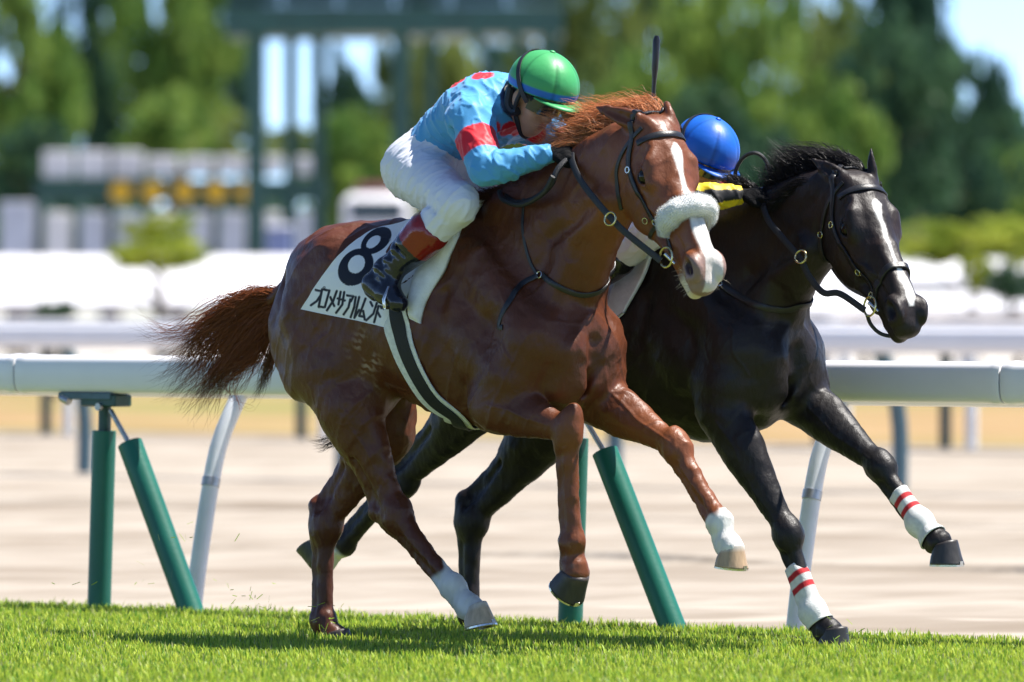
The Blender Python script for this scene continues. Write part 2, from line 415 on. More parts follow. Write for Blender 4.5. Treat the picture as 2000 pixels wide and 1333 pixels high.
def add_hindleg(f, sg, hip, st, hk, fe, co, S=1.21, butt=(-.79, 0, 1.13)):
    R4 = lambda p, r: [p[0], p[1], p[2], r * S]
    hip, st, hk, fe, co = [np.asarray(q, float) for q in (hip, st, hk, fe, co)]
    d = unit(hk - st); b = backdir(d) * S; butt = np.array([butt[0], sg * .14, butt[2]])
    f.chain([R4(hip, .16 / S), R4(lerp(hip, st, .5), .165 / S), R4(st, .105 / S)], k=.09, flat=(Yx, 1.35))
    f.chain([R4(butt, .092 / S), R4(st + b * .085 + np.array([0, 0, .07]), .085 / S), R4(lerp(st, hk, .3) + b * .035, .055 / S)], k=.06, sm=8, flat=(Yx, 1.2))
    # gaskin
    f.chain([R4(st + b * .02, .092), R4(lerp(st, hk, .22) + b * .022, .082), R4(lerp(st, hk, .48) + b * .012, .060), R4(lerp(st, hk, .75) + b * .006, .042), R4(hk, .040)], k=.05, flat=(Yx, 1.2))
    f.chain([R4(lerp(st, hk, .05) - b * .04, .045), R4(lerp(st, hk, .35) - b * .034, .040), R4(lerp(st, hk, .8) - b * .016, .026)], k=.02)
    c = unit(fe - hk); cb = backdir(c) * S
    ph = hk + unit(b + cb * .6) * .070 - unit(d + c * .6) * .048                        # point of hock
    f.chain([R4(lerp(st, hk, .18) + b * .075, .040), R4(lerp(st, hk, .5) + b * .060, .022), R4(ph - d * .03, .017), R4(ph, .024)], k=.03)
    f.chain([R4(ph, .025), R4(hk + cb * .036 + c * .02, .027), R4(lerp(hk, fe, .22) + cb * .030, .021)], k=.03)
    f.ell(hk, np.array((.050, .043, .066)) * S, [unit(unit(b + cb)), Yx, unit(d + c)], k=.03)
    f.ell(hk - cb * .022 - d * .01, np.array((.032, .036, .045)) * S, [unit(cb), Yx, unit(d + c)], k=.02)
    f.chain([R4(hk + c * .03, .040), R4(lerp(hk, fe, .25), .031), R4(lerp(hk, fe, .6), .0245), R4(lerp(hk, fe, .9), .027)], k=.025)
    f.chain([R4(lerp(hk, fe, .12) + cb * .034, .021), R4(lerp(hk, fe, .5) + cb * .033, .016), R4(lerp(hk, fe, .95) + cb * .025, .020)], k=.014)
    for e_ in (-1, 1):
        f.chain([R4(lerp(hk, fe, .25) + cb * .019 + Yx * e_ * .029 * S, .005), R4(lerp(hk, fe, .55) + cb * .018 + Yx * e_ * .026 * S, .006), R4(lerp(hk, fe, .86) + cb * .017 + Yx * e_ * .026 * S, .005)], k=.010, op='sub')
        f.chain([R4(lerp(st, hk, .45) + b * .035 + Yx * e_ * .05, .008), R4(lerp(st, hk, .75) + b * .030 + Yx * e_ * .040, .010), R4(hk + b * .03 - d * .04 + Yx * e_ * .042, .008)], k=.020, op='sub')
    f.ell(fe, np.array((.038, .034, .041)) * S, [unit(cb), Yx, c], k=.02)
    f.ell(fe + cb * .022, np.array((.027, .028, .028)) * S, [unit(cb), Yx, c], k=.016)
    p = unit(co - fe); pb = backdir(p) * S
    f.chain([R4(fe, .034), R4(lerp(fe, co, .5), .028), R4(co, .038), R4(co + p * .02, .040)], k=.02)
    f.chain([R4(fe + pb * .024, .02), R4(co + pb * .026, .028)], k=.015)

def torso(f, us, dz=0.0):
    """barrel, shoulders, croup; us = stretch of everything behind the withers"""
    T = np.array([  # u, top, bottom, half width
        (-.90, 1.28, 1.10, .10), (-.82, 1.39, 1.06, .165), (-.70, 1.475, 1.00, .225), (-.55, 1.555, .965, .255), (-.40, 1.555, .935, .272), (-.25, 1.54, .875, .288),
        (-.10, 1.56, .822, .285), (.04, 1.60, .800, .262), (.16, 1.595, .805, .232), (.28, 1.52, .835, .212), (.40, 1.42, .90, .185), (.50, 1.30, .99, .135), (.54, 1.22, 1.06, .09)])
    T[:, 0] = np.where(T[:, 0] < 0, T[:, 0] * us, T[:, 0]); T[:, 1:3] += dz
    def barrel(X, Y, Z):
        u = X[:, 0, 0]; g = [np.interp(u, T[:, 0], T[:, i]) for i in (1, 2, 3)]
        ker = np.hanning(13); ker /= ker.sum()
        g = [np.convolve(np.pad(q, 6, mode='edge'), ker, 'valid')[:, None, None].astype(np.float32) for q in g]
        zc, hh = (g[0] + g[1]) / 2, (g[0] - g[1]) / 2
        t = (Z - zc) / hh
        w = g[2] * (1 - .30 * np.clip(t, 0, 1.2) ** 1.6 - .12 * np.clip(-t, 0, 1.2) ** 2)
        q = (np.abs(Y / w) ** 2.2 + np.abs(t) ** 2.2) ** (1 / 2.2)
        d = (q - 1) * np.minimum(w, hh) * .9
        cap = np.maximum(X - np.float32(T[-1, 0]), np.float32(T[0, 0]) - X)
        return np.maximum(d, cap)
    f.func((T[0, 0] - .1, -.45, .6), (T[-1, 0] + .1, .45, 1.8), barrel, k=.02)
    z = lambda *q: (q[0] * (us if q[0] < 0 else 1), q[1], q[2] + dz)
    for s in (-1, 1):
        f.ell(z(-.575, s * .125, 1.345), (.265 * us, .165, .215), k=.08)                        # gluteals
        f.ell(z(-.56, s * .215, 1.455), (.05, .035, .045), k=.07)                            # point of hip
        f.chain([R4(z(-.73, s * .09, 1.38), .095), R4(z(-.835, s * .125, 1.20), .10), R4(z(-.74, s * .15, 1.00), .105)], k=.08, sm=7)   # hamstring
        f.chain([R4(z(-.66, s * .20, 1.36), .075), R4(z(-.72, s * .225, 1.18), .075), R4(z(-.64, s * .215, 1.00), .065)], k=.045, sm=7)   # biceps femoris
        # shoulder blade, its spine, triceps, point of shoulder, chest
        f.chain([R4(z(.00, s * .125, 1.50), .080), R4(z(.18, s * .165, 1.34), .095), R4(z(.38, s * .165, 1.16), .095)], k=.05, flat=(Yx, 1.1), sm=7)
        f.ell(z(.13, s * .185, 1.12), (.13, .085, .165), [unit((.8, 0, .6)), Yx, unit((-.6, 0, .8))], k=.035)
        f.chain([R4(z(.42, s * .135, 1.17), .082), R4(z(.475, s * .10, 1.10), .075), R4(z(.43, s * .075, .98), .085)], k=.035)           # pectoral
        f.chain([R4(z(.16, s * .19, 1.45), .028), R4(z(.30, s * .215, 1.28), .03), R4(z(.42, s * .205, 1.14), .03)], k=.04)              # scapular spine
    f.chain([R4(z(.10, 0, .865), .07), R4(z(.35, 0, .92), .085), R4(z(.46, 0, 1.0), .07)], k=.06)                                        # breast bone
    f.chain([R4(z(-.45, 0, 1.50), .07), R4(z(-.15, 0, 1.50), .06), R4(z(.02, 0, 1.575), .045), R4(z(.12, 0, 1.575), .05), R4(z(.25, 0, 1.50), .08)], k=.05)
    f.chain([R4(z(.545, 0, 1.12), .022), R4(z(.53, 0, 1.03), .020), R4(z(.47, 0, .95), .016)], k=.05, op='sub')                          # breast groove
    for s in (-1, 1):                                                                                                                     # muscle seams
        f.chain([R4(z(-.89, s * .22, 1.12), .008), R4(z(-.80, s * .265, 1.04), .011), R4(z(-.72, s * .275, .93), .008)], k=.05, op='sub')
        f.chain([R4(z(-.82, s * .20, 1.36), .008), R4(z(-.80, s * .285, 1.22), .010), R4(z(-.72, s * .305, 1.10), .008)], k=.05, op='sub')
        f.chain([R4(z(.24, s * .268, 1.20), .008), R4(z(.27, s * .28, 1.08), .013), R4(z(.22, s * .27, .98), .010)], k=.05, op='sub')
        f.chain([R4(z(.02, s * .25, 1.30), .008), R4(z(.00, s * .285, 1.15), .013), R4(z(.05, s * .28, 1.0), .010)], k=.055, op='sub')
        for a_, b_, c_, rr_ in (((.30, .225, 1.40), (.36, .25, 1.28), (.46, .21, 1.16), .010), ((.05, .26, 1.44), (.14, .27, 1.30), (.25, .29, 1.16), .009), ((.12, .30, .97), (.22, .285, .93), (.34, .25, .95), .011),
                               ((.50, .06, 1.10), (.47, .17, 1.05), (.40, .25, 1.02), .010), ((-.44, .285, 1.20), (-.46, .29, 1.05), (-.40, .26, .95), .012), ((-.60, .30, 1.30), (-.63, .31, 1.15), (-.56, .31, 1.02), .008)):
            f.chain([R4(z(a_[0], s * a_[1], a_[2]), rr_ * .7), R4(z(b_[0], s * b_[1], b_[2]), rr_), R4(z(c_[0], s * c_[1], c_[2]), rr_ * .6)], k=.024, op='sub', sm=7)
        for q in range(5):                                                                                                                # ribs, faint
            u0 = -.10 - .065 * q
            f.chain([R4(z(u0 + .04, s * .296, 1.28), .006), R4(z(u0, s * .312, 1.12), .008), R4(z(u0 - .01, s * .285, .98), .006)], k=.03, op='sub')

class Head:
    """head frame: a runs poll to muzzle, n out of the forehead, r to the horse's right"""
    def __init__(s, O, a, r, scale=1.0):
        s.O = np.asarray(O, float); s.a = unit(a); r = np.asarray(r, float); s.r = unit(r - s.a * (r @ s.a)); s.n = np.cross(s.r, s.a)
        s.k = scale
        if s.n[2] < 0: s.n = -s.n
        s.ax = [s.a, s.n, s.r]
    def __call__(s, a, n, r): return s.O + s.k * (s.a * a + s.n * n + s.r * r)
    def inv(s, P):
        q = (P - s.O) / s.k; return q @ s.a, q @ s.n, q @ s.r

def add_head(f, H):
    k = H.k; g = lambda a, n, r, rad: R4(H(a, n, r), rad * k)
    E = lambda c, r, kk=.02, op='add': f.ell(H(*c), np.array(r) * k, H.ax, k=kk, op=op)
    E((.105, -.085, 0), (.135, .085, .082), .05)
    f.chain([g(.05, -.06, 0, .062), g(.17, -.062, 0, .070), g(.30, -.062, 0, .056), g(.42, -.056, 0, .046), g(.52, -.052, 0, .041)], k=.04)
    f.chain([g(.26, -.105, 0, .062), g(.38, -.095, 0, .052), g(.50, -.078, 0, .044)], k=.04)
    E((.545, -.075, 0), (.062, .054, .056), .03)
    E((.600, -.085, 0), (.032, .042, .050), .022)
    f.chain([g(.46, -.135, 0, .033), g(.53, -.142, 0, .036), g(.585, -.136, 0, .031)], k=.02)
    for s in (-1, 1):
        f.chain([g(.10, -.035, s * .062, .026), g(.148, -.032, s * .078, .026), g(.21, -.060, s * .078, .025)], k=.03)       # brow
        E((.20, -.150, s * .052), (.140, .112, .042), .035)                                                                   # cheek
        E((.165, -.170, s * .074), (.085, .078, .026), .03)
        f.chain([g(.12, -.225, s * .040, .026), g(.24, -.235, s * .042, .022), g(.34, -.185, s * .036, .021), g(.48, -.128, s * .026, .022)], k=.03, sm=8)
        f.chain([g(.215, -.105, s * .080, .013), g(.29, -.098, s * .068, .013), g(.37, -.088, s * .052, .011)], k=.02)        # facial crest
        f.chain([g(.30, -.020, s * .020, .020), g(.46, -.020, s * .018, .018), g(.53, -.028, s * .020, .018)], k=.02)         # nasal bones
        E((.550, -.042, s * .042), (.046, .036, .028), .018)
        f.chain([g(.512, -.034, s * .052, .013), g(.552, -.012, s * .052, .012), g(.592, -.034, s * .044, .013), g(.580, -.076, s * .052, .014)], k=.014, sm=9)  # nostril rim
        E((.553, -.044, s * .074), (.034, .023, .034), .007, 'sub')
        E((.180, -.074, s * .106), (.030, .021, .024), .012, 'sub')                                                           # eye hollow
        f.chain([g(.145, -.068, s * .094, .007), g(.170, -.048, s * .100, .0085), g(.206, -.060, s * .097, .007)], k=.008, sm=7)  # upper lid
        f.chain([g(.150, -.084, s * .098, .006), g(.180, -.098, s * .102, .0065), g(.208, -.086, s * .098, .006)], k=.008, sm=7)   # lower lid
        f.chain([g(.10, -.030, s * .094, .014), g(.125, -.055, s * .104, .013)], k=.03, op='sub')                             # temple hollow
        f.chain([g(.455, -.118, s * .052, .004), g(.52, -.116, s * .048, .004), g(.60, -.108, s * .034, .004)], k=.012, op='sub')  # mouth
        f.chain([g(.40, -.060, s * .058, .006), g(.48, -.055, s * .054, .006)], k=.03, op='sub')
        f.chain([g(.23, -.135, s * .100, .004), g(.33, -.150, s * .080, .006)], k=.03, op='sub')

def add_ear(f, H, sg, tip, wid=.032):
    """sg=+1 right; tip is a point in the mount's frame"""
    base = H(.0, -.028, sg * .058); t = np.asarray(tip, float); d = unit(t - base); L = np.linalg.norm(t - base)
    open_ = unit(np.cross(d, np.cross(H.r * sg + H.n * .6, d)))
    side = np.cross(d, open_)
    f.chain([R4(base - d * .02, wid * .8), R4(base + d * L * .28, wid), R4(base + d * L * .6, wid * .72), R4(t - d * .012, .008)], k=.02, flat=(open_, 1.5), sm=9)
    f.chain([R4(base + d * L * .2 + open_ * wid * .55, wid * .45), R4(base + d * L * .5 + open_ * wid * .6, wid * .55), R4(t - d * .03 + open_ * .012, .008)], k=.010, op='sub')

def make_hoof(name, C, ang, yaw, horn, parent, size=1.0, shoe=True):
    """hoof under coronet centre C; ang 0 = flat on the ground, 90 = toe down"""
    ca, sa = math.cos(ang), math.sin(ang)
    toe = np.array([ca * math.cos(yaw), ca * math.sin(yaw), -sa]); up = np.array([sa * math.cos(yaw), sa * math.sin(yaw), ca]); sd_ = np.cross(up, toe)
    n = 28; rings = []; cols = []
    for lv, (h, lf, lb, wd) in enumerate([(.012, .030, .028, .030), (.012, .046, .044, .0445), (.004, .0485, .046, .047), (-.012, .054, .048, .0505), (-.035, .0635, .050, .056), (-.058, .0735, .053, .0605), (-.064, .0755, .053, .0615), (-.064, .06, .045, .05)]):
        ring = []
        for q in np.linspace(0, 2 * math.pi, n, endpoint=False):
            x = math.cos(q); y = math.sin(q)
            lx = lf * x if x > 0 else lb * x
            hh = h + (.010 * x if lv < 4 else 0)                     # coronet falls towards the heel
            if lv < 3: hh = h + .014 * x
            ring.append(C + size * (toe * lx + sd_ * wd * y + up * (hh - (.018 if x < 0 and lv < 4 else 0) * abs(x) * .4)))
            cols.append(horn[0] if lv < 3 else (horn[1] if lv < 6 else horn[2]))
        rings.append(ring)
    m = Mesh(); m.loft(rings)
    o = mesh_obj(name, m.V, m.F, M['hoof'], parent, col=np.array(cols))
    if shoe:
        s = Mesh(); nn = 22; R = []
        for i, q in enumerate(np.linspace(-2.45, 2.45, nn)):
            x, y = math.cos(q), math.sin(q); lx = (.0745 if x > 0 else .054) * x
            c = C + size * (toe * lx * .95 + sd_ * .0595 * y - up * .0675); ou = unit(toe * lx + sd_ * .06 * y)
            R.append([c + size * (ou * a + up * b) for a, b in ((-.016, -.0035), (.003, -.0035), (.003, .0033), (-.016, .0033))])
        s.loft(R)
        s.box(C + size * (toe * .0735 - up * .058), (.004, .018, .014), [toe, sd_, up])
        s.obj('shoe', M['steel'], o)
    return o

def strands(guides, n, rgen, L0=.6, jit=.03, wave=.012, rad=.0011, seg=10, colf=None, clump=0.5):
    """hair: rgen()->(guide coordinate, sideways unit offset); guides are (m,k,3) polylines blended along the root line"""
    G = np.array([catmull(g, seg) for g in guides]); V = []; F = []; Cc = []
    ng = len(G)
    for i in range(n):
        s = rgen.random() * (ng - 1); j = min(int(s), ng - 2); t = s - j
        base = G[j] * (1 - t) + G[j + 1] * t
        tt = np.linspace(0, 1, seg)[:, None]
        ln = L0 + (1 - L0) * rgen.random()
        # shorten by resampling
        idx = np.clip(np.linspace(0, (seg - 1) * ln, seg), 0, seg - 1); a = idx.astype(int); b = np.minimum(a + 1, seg - 1); fr = (idx - a)[:, None]
        p = base[a] * (1 - fr) + base[b] * fr
        cl = rgen.integers(0, 42); r2 = np.random.default_rng(int(cl) + 1000 * j)
        off = clump * r2.normal(0, 1, 3) + (1 - clump) * rgen.normal(0, 1, 3)
        p = p + off * jit * (.25 + tt ** 1.2)
        ph = rgen.random(3) * .9 + r2.random(3) * 6.28; fq = 3 + 4 * r2.random()
        p = p + wave * tt * np.sin(fq * tt * 2 + ph)
        d = np.gradient(p, axis=0); d /= np.linalg.norm(d, axis=1, keepdims=True) + 1e-9
        u = unit(rgen.normal(0, 1, 3)); A = np.cross(d, u); A /= np.linalg.norm(A, axis=1, keepdims=True) + 1e-9; B = np.cross(d, A)
        r = rad * (.75 + .5 * rgen.random()) * np.clip(1.25 - tt ** 2.2 * 1.15, .1, 1)
        ring = np.stack([p + r * (A * math.cos(q) + B * math.sin(q)) for q in (0, 2.094, 4.189)], 1).reshape(-1, 3)
        V.append(ring); c = colf(np.linspace(0, 1, seg) * ln, s / max(ng - 1, 1), rgen); Cc.append(np.repeat(c, 3, axis=0))
    V = np.vstack(V); Cc = np.vstack(Cc); q = []
    for k in range(seg - 1):
        for e in range(3): q.append((k * 3 + e, k * 3 + (e + 1) % 3, (k + 1) * 3 + (e + 1) % 3, (k + 1) * 3 + e))
    F = (np.arange(n)[:, None, None] * (3 * seg) + np.array(q)[None]).reshape(-1, 4)
    return V, F, Cc

def ribbon(f, pts, wid, thick, off=.001, n=60, snap=True, nrm=None, closed=False):
    """flat strap lying on the field f along pts"""
    P = catmull(pts, n)
    if snap: P = f.snap(P, off + thick / 2)
    if snap:                                                     # even out the path
        for _ in range(3): P[1:-1] = .5 * P[1:-1] + .25 * (P[:-2] + P[2:])
        P = f.snap(P, off + thick / 2, 6)
    N = f.grad(P, .012) if nrm is None else np.tile(np.asarray(nrm, float), (n, 1))
    for _ in range(3): N[1:-1] = .5 * N[1:-1] + .25 * (N[:-2] + N[2:])
    T = np.gradient(P, axis=0); T /= np.linalg.norm(T, axis=1, keepdims=True) + 1e-9
    S = np.cross(T, N); S /= np.linalg.norm(S, axis=1, keepdims=True) + 1e-9; N = np.cross(S, T)
    m = Mesh(); a, b = wid / 2, thick / 2; rings = []
    for i in range(n):
        e = []
        for x, y in ((-a, -b), (a, -b), (a, b * .4), (a * .8, b), (-a * .8, b), (-a, b * .4)): e.append(P[i] + S[i] * x + N[i] * y)
        rings.append(e)
    m.loft(rings); return m, P

def ring_mesh(c, nrm, R, r, n=24, k=8, m=None, squash=1.0):
    m = m or Mesh(); nrm = unit(nrm); a = unit(np.cross(nrm, [0.3, .2, 1])); b = np.cross(nrm, a); rings = []
    for q in np.linspace(0, 2 * math.pi, n, endpoint=False):
        o = a * math.cos(q) + b * math.sin(q) * squash; rings.append([np.asarray(c) + o * R + (o * math.cos(z) + nrm * math.sin(z)) * r for z in np.linspace(0, 2 * math.pi, k, endpoint=False)])
    rings.append(rings[0]); m.loft(rings, caps=False); return m
def sphere(m, c, r, ax=None, nu=16, nv=10):
    ax = np.eye(3) if ax is None else np.asarray(ax); r = np.ones(3) * r; c = np.asarray(c, float); rings = []
    for i in range(nv + 1):
        p = math.pi * (i + .02) / (nv + .04)
        rings.append([c + ax[0] * r[0] * math.sin(p) * math.cos(q) + ax[1] * r[1] * math.sin(p) * math.sin(q) - ax[2] * r[2] * math.cos(p) for q in np.linspace(0, 2 * math.pi, nu, endpoint=False)])
    return m.loft(rings)

def polyset(x, y, w, poly, d=.006):
    """soft 0..1 mask from a width profile: poly rows (x, centre, half width)"""
    p = np.asarray(poly); c = np.interp(x, p[:, 0], p[:, 1]); h = np.interp(x, p[:, 0], p[:, 2], left=-1, right=-1)
    return np.clip((h - np.abs(y - c)) / d + .5, 0, 1) * (w > 0)

def vnoise(P, sc, seed=0):
    """cheap smooth value noise, -1..1"""
    r = np.random.default_rng(seed); o = 0
    for _ in range(5):
        k = r.normal(0, 1, 3); k = k / np.linalg.norm(k) * sc * (.6 + .9 * r.random()); o = o + np.sin(P @ k + r.random() * 6.28)
    return o / 2.6

VOX = 0.0062

def sleeve(f, a, b, off, thick, nr=14, na=26, taper=None):
    """a cuff round the limb a-b that follows the field's surface; returns outer+inner shell rings"""
    a, b = np.asarray(a, float), np.asarray(b, float); d = unit(b - a); e1 = unit(np.cross(d, [.2, 1, .1])); e2 = np.cross(d, e1); rings = []
    ts = np.linspace(0, 1, nr); O = []; D = []
    for t in ts:
        for q in np.linspace(0, 2 * math.pi, na, endpoint=False):
            o = e1 * math.cos(q) + e2 * math.sin(q); O.append(lerp(a, b, t) + o * .11); D.append(-o)
    Pm = f.march(np.array(O), np.array(D), off + thick, tmax=.11, step=.001).reshape(nr, na, 3)
    ax = np.array([lerp(a, b, t) for t in ts])[:, None, :]
    rd = np.linalg.norm(Pm - ax, axis=2); med = np.median(rd, axis=1, keepdims=True); rd = np.minimum(rd, med * 1.35)
    rd = (rd + np.roll(rd, 1, 1) + np.roll(rd, -1, 1)) / 3
    dirs = (Pm - ax) / (np.linalg.norm(Pm - ax, axis=2, keepdims=True) + 1e-9)
    Pm = ax + dirs * rd[:, :, None]; Pi = ax + dirs * (rd[:, :, None] - thick)
    m = Mesh(); m.loft([list(Pi[0])] + [list(r) for r in Pm] + [list(Pi[-1])], caps=False)
    return m, ts

def veins(f, V, N, lines, amp=.0032, wid=.0055):
    """raise the skin along polylines lying on the surface"""
    out = np.zeros(len(V))
    for L in lines:
        Q = f.snap(catmull(L, 24), 0.0)
        lo, hi = Q.min(0) - .03, Q.max(0) + .03; k = np.where(((V > lo) & (V < hi)).all(1))[0]
        if not len(k): continue
        d = np.full(len(k), 9.0)
        for a, b in zip(Q[:-1], Q[1:]):
            ba = b - a; t = np.clip(((V[k] - a) @ ba) / (ba @ ba + 1e-12), 0, 1); d = np.minimum(d, np.linalg.norm(V[k] - a - t[:, None] * ba, axis=1))
        out[k] = np.maximum(out[k], np.exp(-(d / wid) ** 2))
    return V + N * (amp * out)[:, None]

def horse_veins(f, V, N, H, legs, amt=1.0):
    L = []
    for s in (-1, 1):
        L += [[H(.27, -.11, s * .085), H(.31, -.15, s * .075), H(.34, -.19, s * .05)], [H(.27, -.11, s * .085), H(.34, -.085, s * .06), H(.43, -.05, s * .05), H(.49, -.05, s * .05)], [H(.34, -.085, s * .06), H(.42, -.10, s * .055), H(.50, -.10, s * .05)],
              [H(.20, -.105, s * .095), H(.255, -.10, s * .085), H(.29, -.13, s * .085)]]
    for a, b, o1 in legs:
        a, b = np.asarray(a), np.asarray(b); L += [[lerp(a, b, t) + o1 + np.array([.014 * math.sin(7 * t + o1[1] * 90), 0, 0]) for t in (0, .25, .5, .75, 1)]]
    V = veins(f, V, N, L)
    mask = np.clip(vnoise(V, 7, 91) * 1.2 + .35, 0, 1) * np.clip((V[:, 2] - .35) / .2, 0, 1)
    ha, hn, hr = H.inv(V); hm = (np.linalg.norm(V - H(.3, -.08, 0), axis=1) < .42)
    rg = lambda q, sc, sd, e: np.clip(1 - np.abs(vnoise(q, sc, sd)) * 2.2, 0, 1) ** e
    leg = np.clip((.85 - V[:, 2]) / .15, 0, 1)
    A1 = V @ np.array([[.75, 0, .66], [0, 1., 0], [-.66, 0, .75]]); m2 = np.clip(vnoise(V, 13, 95) * 1.6 + .1, 0, 1)
    d = .0055 * rg(A1 * [1.5, 1, .55], 30, 92, 1.4) * (.4 + .6 * mask) * (1 - .7 * leg) + .0026 * rg(V * [1.3, 1, .8], 62, 93, 3.0) * m2 * (1 - .5 * leg) + .0022 * vnoise(A1 * [1.2, 1, .5], 48, 94) * (1 - .6 * leg)
    d = d + .0022 * leg * rg(V * [1.3, 1.3, .35], 95, 96, 1.6) + .0012 * leg * vnoise(V, 120, 97)
    return V + N * (amt * d * np.where(hm, .35, 1))[:, None]
# ---- the chestnut
def build_chestnut():
    P = FC
    root = empty('racehorse', (OC[0], OC[1], 0), -TH)
    tag(root, 'chestnut racehorse with white blaze and fleece noseband galloping nearest the camera', 'horse', 'racehorses galloping side by side')
    f = Field((-1.15, -.52, -.02), (1.32, .50, 2.10), VOX)
    torso(f, 1.0)
    # neck
    nk = [R4((.16, 0, 1.36), .27), R4(P(1095, 440, -.02) + [0, 0, 0], .225), R4(P(1165, 375, -.04), .175), R4(P(1218, 318, -.055), .140)]
    f.chain(nk, k=.07, flat=(unit((.1, 1, 0)), 1.9), sm=9)
    for s in (-1, 1):
        f.chain([R4(P(1010, 400, 0) + Yx * s * .05, .075), R4(P(1110, 345, 0) + Yx * s * .045, .06), R4(P(1215, 280, -.03) + Yx * s * .035, .05)], k=.06)   # crest
        f.chain([R4((.40, s * .11, 1.20), .06), R4(P(1150, 470, 0) + Yx * s * .075, .06), R4(P(1205, 390, -.05) + Yx * s * .06, .05)], k=.04)             # brachiocephalic
        f.chain([R4((.36, s * .20, 1.36), .012), R4(P(1120, 470, 0) + Yx * s * .135, .014), R4(P(1190, 405, -.05) + Yx * s * .105, .012)], k=.05, op='sub')
    f.chain([R4(P(1150, 560, 0), .06), R4(P(1172, 480, -.03), .065), R4(P(1208, 410, -.05), .055)], k=.05)         # windpipe
    # head
    poll = P(1292, 233, -.05)
    a = P.vec((.185, -.28, -.555)); r = P.vec((-.84, -.53, -.07))
    H = Head(poll, a, r, 1.08)
    f.chain([R4(H(.02, -.08, 0), .085), R4(H(.10, -.16, 0), .085)], k=.06)
    add_head(f, H)
    add_ear(f, H, 1, P(1160, 208, -.13), .037); add_ear(f, H, -1, P(1300, 196, .03), .038)
    # legs
    add_foreleg(f, -1, (.37, -.165, 1.12), P(968, 792, -.19), P(1110, 838, -.17), P(1119, 1058, -.15), P(1124, 1108, -.145))
    add_foreleg(f, 1, (.40, .165, 1.10), P(1160, 775, .17), P(1322, 873, .15), P(1407, 1018, .14), P(1424, 1062, .135))
    add_hindleg(f, -1, (-.62, -.15, 1.20), P(688, 792, -.19), P(772, 1003, -.13), P(886, 1146, -.11), P(916, 1182, -.105))
    add_hindleg(f, 1, (-.68, .15, 1.18), P(757, 842, .16), P(637, 1025, .13), P(633, 1214, .12), P(652, 1240, .12))
    f.ell(P(725, 770, -.10), (.10, .10, .09), k=.06)                       # flank fold
    f.chain([R4((-.86, 0, 1.40), .05), R4((-.97, 0, 1.33), .04), R4((-1.06, 0, 1.28), .03)], k=.05)   # dock
    V, Fq = f.mesh(2)
    # fine sculpting: veins and muscle fibre
    N = f.grad(V, .01)
    amp = .0016 * vnoise(V, 24, 3) + .0010 * vnoise(V * [1, 1, 2.2], 55, 5)
    V = V + N * amp[:, None]
    V = horse_veins(f, V, N, H, [(P(985, 795, -.19), P(1085, 835, -.17), (0, -.075, .01)), (P(1112, 880, -.17), P(1118, 1030, -.15), (.0, -.05, 0)), (P(1205, 770, .17), P(1310, 862, .15), (.02, -.06, 0)), (P(1335, 900, .15), P(1395, 1000, .14), (.0, -.04, 0)), (P(700, 830, -.19), P(760, 970, -.13), (.03, -.085, 0)), (P(790, 1030, -.13), P(860, 1115, -.11), (0, -.05, 0)), ((-.30, -.20, .93), (.10, -.16, .84), (0, -.04, -.02)), ((.30, -.26, 1.32), (.36, -.26, 1.05), (0, 0, 0)), ((-.5, -.27, 1.2), (-.62, -.27, 1.05), (0, 0, 0))])
    # coat colours: red chestnut, darker flank and legs, white blaze, socks, pale underside of the muzzle
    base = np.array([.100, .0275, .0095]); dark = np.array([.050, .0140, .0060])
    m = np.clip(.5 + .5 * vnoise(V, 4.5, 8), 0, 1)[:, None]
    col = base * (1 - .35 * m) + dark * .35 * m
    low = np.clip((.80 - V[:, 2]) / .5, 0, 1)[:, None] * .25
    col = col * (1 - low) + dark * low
    ruddy = np.maximum(np.clip((.55 - np.linalg.norm(V - H(.30, -.08, 0), axis=1)) / .25, 0, 1), np.clip((V[:, 0] - .42) / .2, 0, 1) * np.clip((1.05 - V[:, 2]) / .2, 0, 1))[:, None]   # redder head and forelegs
    col = col * (1 - ruddy) + np.array([.185, .054, .017]) * ruddy * (1 - .2 * m)
    ha, hn, hr = H.inv(V)
    wob = .007 * vnoise(V, 60, 11)
    headm = (ha > .02) & (ha < .75) & (np.abs(hr) < .14) & (hn > -.30) & (hn < .08) & (np.abs((V - poll) @ H.n) < .4)
    bl = polyset(ha, hr + wob, headm & (hn > -.075), [(.10, -.006, .004), (.125, -.006, .020), (.16, -.004, .018), (.20, .000, .012), (.28, .002, .012), (.34, .0, .020), (.42, -.006, .032), (.50, -.014, .036), (.56, -.016, .030), (.64, -.012, .026)], .006)
    tipw = np.clip((ha - .575 + wob) / .02, 0, 1) * headm * .0
    wm = np.maximum(bl, tipw)[:, None]
    pink = np.array([.66, .56, .50]); wht = np.array([.66, .64, .60]) * (1 - .12 * np.clip(vnoise(V, 90, 66), 0, 1))[:, None]
    mz = np.clip((ha - .50) / .06, 0, 1)[:, None] * headm[:, None]
    col = col * (1 - wm) + (wht * (1 - mz * .5) + pink * mz * .5) * wm
    grey = np.clip((ha - .515 + wob) / .03, 0, 1) * headm * (1 - bl)
    col = col * (1 - .75 * grey[:, None]) + np.array([.27, .19, .165]) * .75 * grey[:, None]
    chin = np.clip((ha - .53) / .02, 0, 1) * np.clip((-.10 - hn) / .012, 0, 1) * headm
    col = col * (1 - chin[:, None]) + np.array([.60, .52, .42]) * chin[:, None]
    for s in (-1, 1):                                                       # nostril lining and eye rim
        for c, rad, cc in ((H(.553, -.044, s * .052), .032, (.035, .014, .012)), (H(.18, -.08, s * .10), .026, (.02, .010, .008))):
            q = np.clip((rad - np.linalg.norm(V - c, axis=1)) / .008, 0, 1)[:, None]; col = col * (1 - q) + np.array(cc) * q
